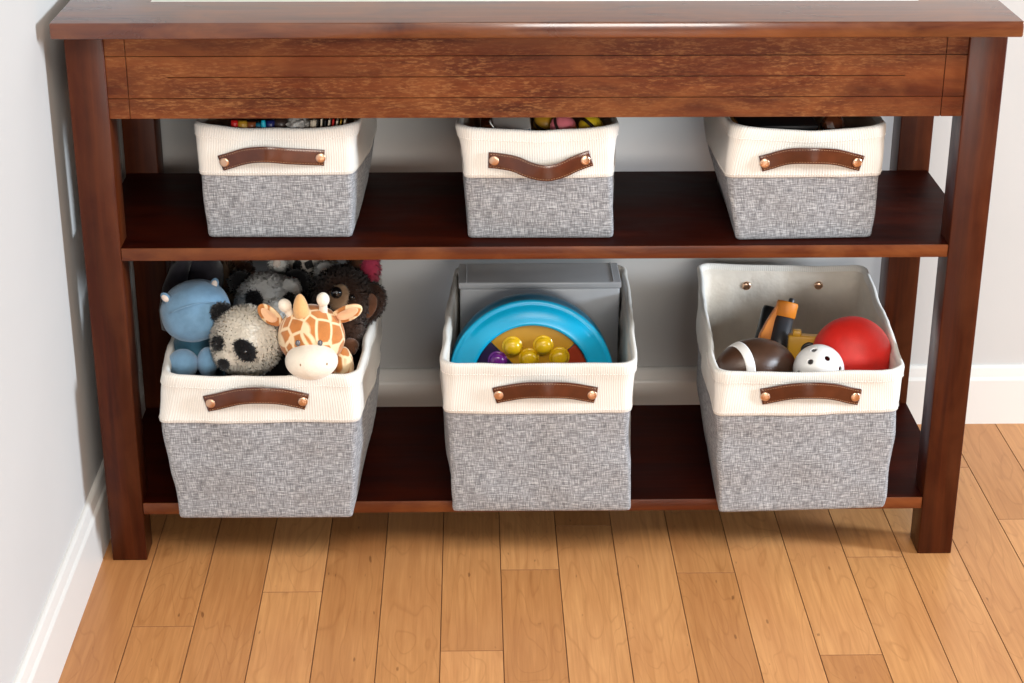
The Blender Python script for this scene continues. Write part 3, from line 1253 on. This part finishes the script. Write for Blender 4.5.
obj('paw', bm, M['brown_soft'], arm)
bm = B()
ell(bm, dc + Vector((-.006, .012, -.095)), (.040, .036, .060), None, 28, 18)
obj('body', bm, M['brown_fur'], t)

# black and white toy at the back --------------------------------------------
zc_ = P(308, 274, .232)
t = plush_root('plush_animal', zc_, 'black and white mottled plush animal with pale fluffy ears at the back of the bin')
bm = B()
ell(bm, zc_ + Vector((0, .012, .004)), (.042, .034, .038), None, 32, 22, .001, 60)
fur(bm, 2200, .005, .001, .3, 33)
head = obj('head', bm, M['mottled'], t)
for (u_, v_, yy, r_) in ((277.5, 264, .205, (.0125, .009, .0125)), (326, 274, .195, (.0170, .010, .0185))):
    bm = B()
    c = P(u_, v_, yy)
    ell(bm, c, r_, None, 22, 14, .001, 60)
    fur(bm, 700, .0055, .001, .4, 34)
    e = obj('ear', bm, M['white_fur'], head)
    bm = B()
    ell(bm, c + Vector((0, -r_[1] * .9, .004)), (r_[0] * .5, .003, r_[2] * .5), None, 18, 12)
    obj('inner_ear', bm, M['pink_in'], e)
bm = B()
ell(bm, P(317, 285, .190), (.0150, .010, .0090), None, 20, 14)
fur(bm, 500, .005, .001, .4, 35)
obj('cheek', bm, M['white_fur'], head)
bm = B()
ell(bm, zc_ + Vector((0, .014, -.10)), (.040, .034, .075), None, 28, 18)
obj('body', bm, M['black_fur'], t)

# dusky grey toy with a hanging ear ---------------------------------------------
ec = P(196, 282, .225)
t = plush_root('plush_animal', ec, 'dusky grey plush animal with a hanging ear in the back left bin corner')
bm = B()
ell(bm, ec + Vector((.0, .012, .006)), (.040, .040, .046), None, 32, 22, .0015, 40)
head = obj('head', bm, M['grey_plush'], t)
bm = B()
pts = [P(186, 258, .200), P(179, 272, .190), P(174, 290, .180), P(170, 312, .172), P(168, 330, .168)]
tube(bm, pts, [.010, .014, .017, .016, .009], 18)
obj('ear', bm, M['grey_plush'], head)
bm = B()
ell(bm, ec + Vector((.002, .008, -.10)), (.044, .042, .080), None, 28, 18)
obj('body', bm, M['grey_plush'], t)

# brown toy with tan tuft ---------------------------------------------------------
bc2 = P(231, 284, .262)
t = plush_root('plush_animal', bc2, 'brown plush animal with a tan tuft in the shade behind the hippo')
bm = B()
ell(bm, bc2 + Vector((0, .016, .002)), (.034, .032, .042), None, 30, 20, .001, 50)
fur(bm, 1200, .005, .001, .4, 41)
head = obj('head', bm, M['brown_soft'], t)
bm = B()
p, n = hit(227, 274, bc2 + Vector((0, .016, .002)), (.034, .032, .042))
ell(bm, p + Vector((0, .002, 0)), (.0085, .006, .0095), None, 16, 12)
fur(bm, 420, .012, .0011, .3, 42, Vector((.1, -.2, .8)))
obj('tuft', bm, M['tan_fur'], head)
bm = B()
p, n = hit(234, 296, bc2 + Vector((0, .016, .002)), (.034, .032, .042))
ell(bm, p + Vector((0, .002, 0)), (.013, .010, .012), None, 18, 12)
obj('muzzle', bm, M['tan_fur'], head)
bm = B()
ell(bm, bc2 + Vector((0, .016, -.105)), (.036, .032, .080), None, 28, 18)
obj('body', bm, M['brown_soft'], t)

# pink toy -------------------------------------------------------------------------
kc = P(367, 271, .262)
t = plush_root('plush_animal', kc, 'fluffy hot pink plush animal at the back right of the bin')
bm = B()
ell(bm, kc, (.0165, .016, .0240), rotmx(kc, 0, 24, 0), 24, 18, .001, 60)
fur(bm, 1300, .007, .0011, .3, 51)
head = obj('head', bm, M['pink_fur'], t)
bm = B()
ell(bm, P(356, 266, .258), (.011, .010, .016), None, 20, 14)
fur(bm, 500, .006, .001, .3, 52)
obj('ear', bm, M['brown_soft'], head)
bm = B()
ell(bm, kc + Vector((-.012, .006, -.085)), (.026, .024, .075), None, 24, 16)
obj('body', bm, M['pink_fur'], t)

# ------------------------------------------------------------------ middle lower bin: grey box, turquoise disc
M['grey_plastic'] = plain('grey_plastic', (.42, .43, .45), .30, bump=(300, .05, .0005), vary=.04)
M['turq'] = plain('turquoise_plastic', (.004, .40, .68), .28, vary=.04)
M['turq_dark'] = plain('deep_and_shaded_turquoise', (.004, .24, .44), .32, vary=.04)  # shade painted into the drum's turquoise; own colour of the lower panel
M['yellow_p'] = plain('amber_plastic', (.46, .23, .012), .3, vary=.05)
M['dome'] = plain('yellow_rubber', (.72, .44, .006), .25, vary=.04, coat=.4)
M['purple_p'] = plain('dark_purple_plastic', (.022, .010, .055), .35)
M['purple_d'] = plain('purple_rubber', (.14, .012, .20), .25, coat=.4)
M['red_p'] = plain('brick_red_plastic', (.30, .035, .012), .3)

a_, b_ = P(458.5, 283, .232), P(621.5, 283, .232)
ztop = a_.z
t = thing('storage_box', ((a_.x + b_.x) / 2, .27, LB + .0065), 'grey plastic lidded box standing behind the turquoise disc in the bin', 'box')
bm = B()
lean = Matrix.Identity(4)
box(bm, a_.x + .002, b_.x - .002, .2335, .312, LB + .0075, ztop - .010, .003, 2)
obj('body', bm, M['grey_plastic'], t)
bm = B()
box(bm, a_.x, b_.x, .2326, .314, ztop - .010, ztop, .0018, 2)
box(bm, a_.x + .0105, a_.x + .0125, .234, .312, ztop - .002, ztop + .0012, .0005, 1)
box(bm, b_.x - .0125, b_.x - .0105, .234, .312, ztop - .002, ztop + .0012, .0005, 1)
obj('lid', bm, M['grey_plastic'], t)

DISC_C = P(531.5, 381, .108)
el = math.radians(9)
dn_ = Vector((0, -math.cos(el), math.sin(el)))
DM = frame_mx(DISC_C, dn_, (1, 0, 0))
t = thing('toy_disc', DISC_C, 'round turquoise toy disc with yellow domes in front of the grey box', 'toy')
bm = B()
lathe(bm, [(.0, -.058), (.112, -.058), (.1165, -.056), (.1180, -.052), (.1180, -.034), (.1165, -.031), (.1165, -.006)], DM, 96, cap=False)
obj('drum', bm, M['turq_dark'], t)  # rim's turquoise, darkened to imitate shade on the side wall
bm = B()
lathe(bm, [(.1150, -.0085), (.1180, -.0075), (.1190, -.0045), (.1180, -.001), (.1150, .0004), (.1128, -.0004), (.1114, .0002), (.1090, .0040), (.1040, .0075), (.0890, .0140), (.0862, .0140), (.0848, .0124), (.0840, .0030), (.0, .0030)], DM, 96, cap=False)
rim = obj('rim', bm, M['turq'], t)


def sector(a0, a1, r0, r1, z0, z1, mat, name, label):
    bm = B()
    n = 20
    A, Bv, C, D_ = [], [], [], []
    for k_ in range(n + 1):
        a = math.radians(a0 + (a1 - a0) * k_ / n)
        cs, sn = math.cos(a), math.sin(a)
        A.append(bm.verts.new(DM @ Vector((r0 * cs, r0 * sn, z1)))); Bv.append(bm.verts.new(DM @ Vector((r1 * cs, r1 * sn, z1))))
        C.append(bm.verts.new(DM @ Vector((r0 * cs, r0 * sn, z0)))); D_.append(bm.verts.new(DM @ Vector((r1 * cs, r1 * sn, z0))))
    for k_ in range(n):
        bm.faces.new((A[k_], Bv[k_], Bv[k_ + 1], A[k_ + 1]))
        bm.faces.new((Bv[k_], D_[k_], D_[k_ + 1], Bv[k_ + 1]))
        bm.faces.new((C[k_], A[k_], A[k_ + 1], C[k_ + 1]))
    bm.faces.new((A[0], C[0], D_[0], Bv[0])); bm.faces.new((A[n], Bv[n], D_[n], C[n]))
    bmesh.ops.recalc_face_normals(bm, faces=bm.faces[:])
    return obj(name, bm, mat, t, smooth=False, label=label)


sy = sector(43, 134, .012, .0832, .0036, .0062, M['yellow_p'], 'panel', 'amber panel with yellow domes')
sp = sector(135, 224, .012, .0832, .0036, .0062, M['purple_p'], 'panel', 'dark purple panel')
sr = sector(-46, 42, .012, .0832, .0036, .0062, M['red_p'], 'panel', 'brick red panel')
s4 = sector(225, 313, .012, .0832, .0036, .0062, M['turq_dark'], 'panel', 'deep turquoise panel')


def dome(px, py, r, mat, par):
    bm = B()
    m = DM @ Matrix.Translation((px, py, .0060))
    lathe(bm, [(r * 1.22, 0), (r * 1.2, .0012), (r * 1.05, .0016), (r, .0022), (r * .97, .0055), (r * .82, .0090), (r * .5, .0112), (0, .0120)], m, 28)
    obj('dome', bm, mat, par)


def disc_xy(u, v):
    d = ray(u, v)
    tt = (DISC_C + dn_ * .010 - CAM_C).dot(dn_) / d.dot(dn_)
    q = DM.inverted() @ (CAM_C + d * tt)
    return q.x, q.y


for (u_, v_) in ((512.3, 347), (543.3, 346), (529, 358.5), (559.5, 357.5)):
    x_, y_ = disc_xy(u_, v_)
    dome(x_, y_, .0122, M['dome'], sy)
for (u_, v_) in ((497.5, 361),):
    x_, y_ = disc_xy(u_, v_)
    dome(x_, y_, .0115, M['purple_d'], sp)

# ------------------------------------------------------------------ right lower bin: balls and toys
M['pigskin'] = plain('brown_football_rubber', (.060, .028, .016), .30, bump=(900, .35, .0006), vary=.2)
M['stripe'] = plain('white_stripe', (.80, .78, .75), .45)
M['red_rubber'] = plain('red_rubber', (.60, .016, .010), .5, bump=(750, .55, .0007), vary=.12)
M['white_plastic'] = plain('white_plastic', (.80, .80, .79), .3)
M['orange_p'] = plain('orange_plastic', (.64, .20, .012), .55)
M['yellow_toy'] = plain('yellow_plastic', (.62, .33, .03), .35, vary=.08)
M['charcoal'] = plain('charcoal_plastic', (.030, .031, .036), .38)
M['black_p'] = plain('black_plastic', (.008, .008, .009), .35)
FLOOR_ = LB + .0072

fc = P(754.5, 367, .050)
ax = Vector((-.90, -.40, .06)).normalized()
t = thing('football', fc, 'brown football with a white stripe lying against the front rim of the bin', 'ball')
fm = frame_mx(fc, ax, (0, 0, 1))
L_, R_ = .066, .0405


def fb_r(z):
    u_ = abs(z) / L_
    return R_ * (max(0, 1 - u_ ** 2.1)) ** .72


bm = B()
lathe(bm, [(fb_r(-L_ + 2 * L_ * k_ / 40) if 0 < k_ < 40 else 0, -L_ + 2 * L_ * k_ / 40) for k_ in range(41)], fm, 48)
body = obj('body', bm, M['pigskin'], t)
for z0 in (.022,):
    bm = B()
    lathe(bm, [(fb_r(z0) - .001, z0)] + [(fb_r(z0 + .012 * k_ / 6) + .0005, z0 + .012 * k_ / 6) for k_ in range(7)] + [(fb_r(z0 + .012) - .001, z0 + .012)], fm, 48, cap=False)
    obj('stripe', bm, M['stripe'], body)

rb = P(851.5, 356, .082)
bm = B()
ell(bm, rb, .0565, None, 48, 32)
o = obj('rubber_ball', bm, M['red_rubber'])
props(o, 'large red rubber playground ball on the right side of the bin', 'ball')

wb_c = P(818.5, 369.5, .028)
WR = .0352
bm = B()
q = bmesh.ops.create_icosphere(bm, subdivisions=5, radius=WR)
q2 = bmesh.ops.create_icosphere(bm, subdivisions=4, radius=WR - .0022)
for v in q2['verts']: pass
bmesh.ops.reverse_faces(bm, faces=list(set(f for v in q2['verts'] for f in v.link_faces)))
me_a = bpy.data.meshes.new('tmp_a'); bm.to_mesh(me_a); bm.free()
bm = B()
dirs = []
for (u_, v_) in ((810.3, 361.8), (827.5, 358.2), (814, 349.8), (840.5, 369)):
    p, n = hit(u_, v_, wb_c, WR)
    dirs.append(n)
gold = PI * (3 - math.sqrt(5))
for k_ in range(26):
    z_ = 1 - 2 * (k_ + .5) / 26
    r_ = math.sqrt(1 - z_ * z_)
    d = Vector((r_ * math.cos(gold * k_), r_ * math.sin(gold * k_), z_))
    if all(d.dot(e) < math.cos(.62) for e in dirs):
        dirs.append(d)
for d in dirs:
    m = frame_mx((0, 0, 0), d)
    lathe(bm, [(.0040, WR * .6), (.0040, WR * 1.2)], m, 20)
me_b = bpy.data.meshes.new('tmp_b'); bm.to_mesh(me_b); bm.free()
oa = bpy.data.objects.new('tmp_a', me_a); ob = bpy.data.objects.new('tmp_b', me_b)
COL.objects.link(oa); COL.objects.link(ob)
md = oa.modifiers.new('b', 'BOOLEAN'); md.object = ob; md.operation = 'DIFFERENCE'; md.solver = 'EXACT'
bpy.context.view_layer.update()
me_c = bpy.data.meshes.new_from_object(oa.evaluated_get(bpy.context.evaluated_depsgraph_get()))
bpy.data.objects.remove(oa); bpy.data.objects.remove(ob)
bm = B(); bm.from_mesh(me_c)
bmesh.ops.transform(bm, matrix=Matrix.Translation(wb_c), verts=bm.verts[:])
o = obj('perforated_ball', bm, M['white_plastic'], smooth=False)
props(o, 'white plastic ball with round holes in front of the red ball', 'ball')
for p_ in o.data.polygons:
    p_.use_smooth = p_.area < 1e-5

# toy blaster -----------------------------------------------------------------
ga, gb = P(788, 302, .185), P(773, 365, .150)
gd = (ga - gb).normalized()
t = thing('toy_blaster', gb, 'orange and charcoal toy blaster standing on end behind the football', 'toy')
gm = frame_mx(gb, gd, (1, 0, 0))
Lg = (ga - gb).length
bm = B()
lathe(bm, [(.0, 0), (.0135, 0), (.0140, .004)]+ [(.0138, Lg * .80), (.0, Lg * .80)], gm, 24)
obj('grip', bm, M['charcoal'], t)
bm = B()
lathe(bm, [(.0142, Lg * .76), (.0156, Lg * .77), (.0158, Lg * .97), (.0150, Lg * 1.0), (.0108, Lg * 1.0), (.0104, Lg * .84), (.0, Lg * .84)], gm, 28)
obj('collar', bm, M['orange_p'], t)
bm = B()
lathe(bm, [(.0045, Lg * .85), (.0045, Lg * 1.05), (.003, Lg * 1.07), (0, Lg * 1.07)], gm @ Matrix.Translation((.005, .002, 0)), 16)
obj('plunger', bm, M['charcoal'], t)
# orange side rail
bm = B()
out = [(-.012, .99), (-.023, .66), (-.029, .42), (-.029, .04), (-.013, .04), (-.0135, .70), (-.008, .99)]
a = [bm.verts.new(gm @ Vector((x_, .011, z_ * Lg))) for x_, z_ in out]
b = [bm.verts.new(gm @ Vector((x_, -.007, z_ * Lg))) for x_, z_ in out]
n = len(a)
for k_ in range(n):
    j_ = (k_ + 1) % n
    bm.faces.new((a[k_], a[j_], b[j_], b[k_]))
bm.faces.new(a); bm.faces.new(b[::-1])
bmesh.ops.recalc_face_normals(bm, faces=bm.faces[:])
bmesh.ops.bevel(bm, geom=bm.edges[:], offset=.0012, segments=2, affect='EDGES')
obj('side_rail', bm, M['orange_p'], t, smooth=False)
bm = B()
c0 = P(771, 307, .215); c1 = P(760, 352, .185)
tube(bm, [c1, c1.lerp(c0, .5), c1.lerp(c0, .93), c0], [.0125, .0125, .0125, .0105], 24)
obj('barrel', bm, M['black_p'], t)

# yellow toy vehicle --------------------------------------------------------------
yc = P(806, 346, .135)
t = thing('toy_vehicle', (yc.x, yc.y, yc.z - .022), 'small yellow plastic toy with a black wheel wedged beside the red ball', 'toy')
ym = rotmx(yc, -14, 0, -8)
bm = B()
box(bm, -.026, .020, -.012, .016, -.022, .016, .003, 2, ym)
box(bm, -.020, -.008, -.010, .010, .015, .023, .0012, 2, ym)
body = obj('body', bm, M['yellow_toy'], t)
wm = ym @ Matrix.Translation((.004, -.0125, -.004)) @ Matrix.Rotation(PI / 2, 4, 'X')
bm = B()
lathe(bm, [(0, -.001), (.0110, -.001), (.0120, .001), (.0120, .0045), (.0105, .006), (.0060, .006), (.0052, .0035), (0, .0035)], wm, 28)
obj('wheel', bm, M['black_p'], t)

# ------------------------------------------------------------------ small bin, left: odds and ends
M['c_red'] = plain('red_plastic', (.55, .012, .01), .35)
M['c_must'] = plain('mustard_plastic', (.46, .24, .015), .4)
M['c_rust'] = plain('rust_plastic', (.25, .07, .02), .4)
M['c_teal'] = plain('teal_plastic', (.01, .16, .26), .35)
M['c_cyan'] = plain('cyan_plastic', (.01, .42, .58), .35)
M['c_navy'] = plain('navy_plastic', (.012, .018, .12), .35)
M['c_dark'] = plain('dark_brown_plastic', (.03, .016, .012), .4)
M['c_grey'] = plain('pale_grey_plastic', (.50, .48, .45), .35)
M['c_cream'] = plain('cream_card', (.70, .60, .46), .7)
M['c_silver'] = plain('polished_steel', (.86, .85, .84), .32, metal=1.0)
M['c_tin'] = plain('pale_tin', (.74, .72, .69), .3, metal=.25)
M['c_pink'] = plain('pink_plastic', (.80, .20, .24), .38)
M['c_yel'] = plain('lemon_plastic', (.78, .56, .02), .38)
M['c_gold'] = plain('gold_trim', (.75, .45, .12), .25, metal=1.0)
M['c_brown'] = plain('glossy_brown_wood', (.10, .030, .012), .2, coat=.5)

ITEMS = 'markers and pencils in the left small bin'


def marker(u, y, ztop_, r, mat, capm, label, tilt=0.0, v=122):
    q = P(u, v, y)
    x = q.x
    z0 = MB_ + .008
    t_ = thing('marker_pen', (x, y, z0), label, 'marker', ITEMS)
    mx = Matrix.Translation((x, y, z0)) @ Matrix.Rotation(math.radians(tilt), 4, 'Y')
    Lm = ztop_ - z0
    bm = B()
    lathe(bm, [(0, 0), (r * .9, 0), (r, .002), (r, Lm * .66)], mx, 20)
    obj('barrel', bm, mat, t_)
    bm = B()
    lathe(bm, [(r * 1.02, Lm * .64), (r * 1.10, Lm * .65), (r * 1.10, Lm - .004), (r * .9, Lm), (0, Lm)], mx, 20)
    obj('cap', bm, capm, t_)
    return t_


marker(234.5, .060, .6290, .0046, M['c_red'], M['c_red'], 'red marker standing at the left of the row in the small bin')
marker(242.5, .061, .6280, .0062, M['c_must'], M['c_must'], 'mustard yellow marker beside the red marker in the small bin')
marker(251.5, .064, .6255, .0062, M['c_rust'], M['c_rust'], 'rust brown marker between the mustard and teal ones')
marker(258.8, .064, .6240, .0048, M['c_teal'], M['c_teal'], 'dark teal marker beside the bright cyan one')
marker(263.3, .056, .6300, .0028, M['c_cyan'], M['c_cyan'], 'thin bright cyan marker between teal and navy markers')
marker(270.5, .064, .6275, .0066, M['c_navy'], M['c_navy'], 'navy blue marker right of the cyan one')
marker(314, .062, .6285, .0048, M['c_navy'], M['c_cream'], 'navy marker with a pale cap left of the card fan')
# dark round toy
c = P(281, 124, .066)
bm = B()
ell(bm, c, .0105, None, 24, 16)
o = obj('bead_ball', bm, M['c_dark']); props(o, 'small dark brown ball right of the navy marker', 'ball')
# crumpled pale wrapper
c = P(297, 125, .072)
bm = B()
q = bmesh.ops.create_icosphere(bm, subdivisions=4, radius=1.0)
for v in q['verts']:
    n = Vector(v.co)
    v.co = Vector((n.x * .0165, n.y * .020, n.z * .0115)) * (1 + .35 * noise.noise(n * 2.3) + .15 * abs(noise.noise(n * 6)))
bmesh.ops.transform(bm, matrix=Matrix.Translation(c), verts=q['verts'])
o = obj('crumpled_bag', bm, M['c_grey'], smooth=False); props(o, 'crumpled pale grey plastic bag beside the fan of cards', 'bag')
# fan of cards
cols = [M['c_cream'], M['black_p'], M['c_cream'], M['black_p'], M['c_cream'], M['c_red'], M['c_cream'], M['c_must'], M['c_cream']]
lab = ['cream', 'black', 'cream', 'black', 'cream', 'dark red', 'cream', 'mustard', 'cream']
card0 = None
for k_, (mm, lb) in enumerate(zip(cols, lab)):
    uu = 319 + k_ * 2.9
    q = P(uu, 122, .060)
    bm = B()
    mx = Matrix.Translation((q.x - .0170, .085, MB_ + .0085)) @ Matrix.Rotation(math.radians(4 + k_ * .5), 4, 'Y')
    box(bm, -.0012, .0012, -.030, .045, 0, .150 + .0008 * (k_ % 3), .0006, 1, mx)
    o = obj('card', bm, mm, smooth=False)
    side = ['leftmost in the fan', 'second in the fan', 'third in the fan', 'fourth in the fan', 'middle of the fan', 'just right of the middle', 'right of the dark red card', 'next to the last', 'rightmost in the fan'][k_]
    props(o, lb + ' card standing on edge in the small bin, ' + side, 'card', 'fan of cards in the left small bin')

# ------------------------------------------------------------------ small bin, centre: steel tin, wire, round toys
t_c = P(513, 125, .085)
t = thing('steel_tin', (t_c.x, .092, MB_ + .0085), 'pale silver tin tilted in the centre small bin', 'tin')
mx = Matrix.Translation((t_c.x, .092, .6040)) @ Matrix.Rotation(math.radians(-9), 4, 'Y') @ Matrix.Rotation(math.radians(14), 4, 'X')
bm = B()
box(bm, -.024, .024, -.030, .035, -.085, .010, .004, 3, mx)
obj('body', bm, M['c_tin'], t)
bm = B()
box(bm, -.0252, .0252, -.0312, .0362, .0095, .0185, .003, 3, mx)
obj('lid', bm, M['c_tin'], t)
a, b, c = P(490, 121.5, .054), P(495, 129, .050), P(503, 131, .052)
bm = B()
tube(bm, [P(491, 119, .056), a, P(491, 124, .053), b, c, c + Vector((.003, .002, -.04)), c + Vector((.003, .003, -.10))], .0013, 10)
o = obj('wire_hook', bm, M['c_silver']); props(o, 'bent silver wire hook in front of the steel tin', 'hook')
c = P(486, 122, .09)
bm = B()
box(bm, c.x - .008, c.x + .010, .068, .135, MB_ + .0085, .618, .003, 2)
o = obj('wood_block', bm, M['c_brown']); props(o, 'dark brown block left of the steel tin in the bin', 'block')
for (u_, v_, yy, r_, mm, lb, tl_, g_) in ((563.5, 128, .072, .0185, M['c_pink'], 'pink round toy with a dark band, middle of three in the centre bin', (0.75, -.30, .60), 0),
                                        (591.5, 128.5, .074, .0180, M['c_yel'], 'lemon yellow round toy with a dark band, rightmost in the centre bin', (-.72, -.30, -.62), 0),
                                        (545.5, 122.5, .098, .0165, M['c_must'], 'mustard round toy half hidden behind the pink one', (.2, -.4, .9), 0)):
    c = P(u_, v_, yy)
    t = thing('round_toy', (c.x, c.y, c.z - r_), lb, 'toy', 'round toys in the centre small bin')
    m = frame_mx(c, tl_)
    for s_ in (1, -1):
        bm = B()
        lathe(bm, [(r_ * .93, .0018 * s_), (r_, .0030 * s_)] + [(r_ * math.cos(a_ * PI / 2 / 9), (.0030 + r_ * .74 * math.sin(a_ * PI / 2 / 9)) * s_) for a_ in range(1, 9)] + [(0, (.0030 + r_ * .74) * s_)], m, 32)
        obj('shell', bm, mm, t)
    bm = B()
    lathe(bm, [(0, -.0022), (r_ * .98, -.0022), (r_ * 1.02, 0), (r_ * .98, .0022), (0, .0022)], m, 32)
    obj('band', bm, M['c_dark'], t)

# ------------------------------------------------------------------ small bin, right: black box, ornament, pale panel
a, b = P(738, 128, .06), P(818, 128, .06)
t = thing('black_box', ((a.x + b.x) / 2, .15, MB_ + .0085), 'black box with a thin gold edge in the right small bin', 'box')
bm = B()
box(bm, a.x, b.x, .056, .235, MB_ + .0085, .6205, .002, 2)
body = obj('body', bm, M['black_p'], t)
bm = B()
box(bm, a.x - .0022, a.x + .0006, .056, .235, .560, .6210, .0005, 1)
obj('trim', bm, M['c_gold'], t, label='thin gold edge')
c = P(833, 125, .074)
bm = B()
q = bmesh.ops.create_icosphere(bm, subdivisions=2, radius=.0165)
for v in q['verts']:
    v.co *= 1 + .12 * noise.noise(v.co * 70)
bmesh.ops.transform(bm, matrix=Matrix.Translation(c), verts=q['verts'])
o = obj('carved_ornament', bm, M['c_brown'], smooth=False)
props(o, 'glossy brown faceted ornament between the black box and the bin side', 'ornament')
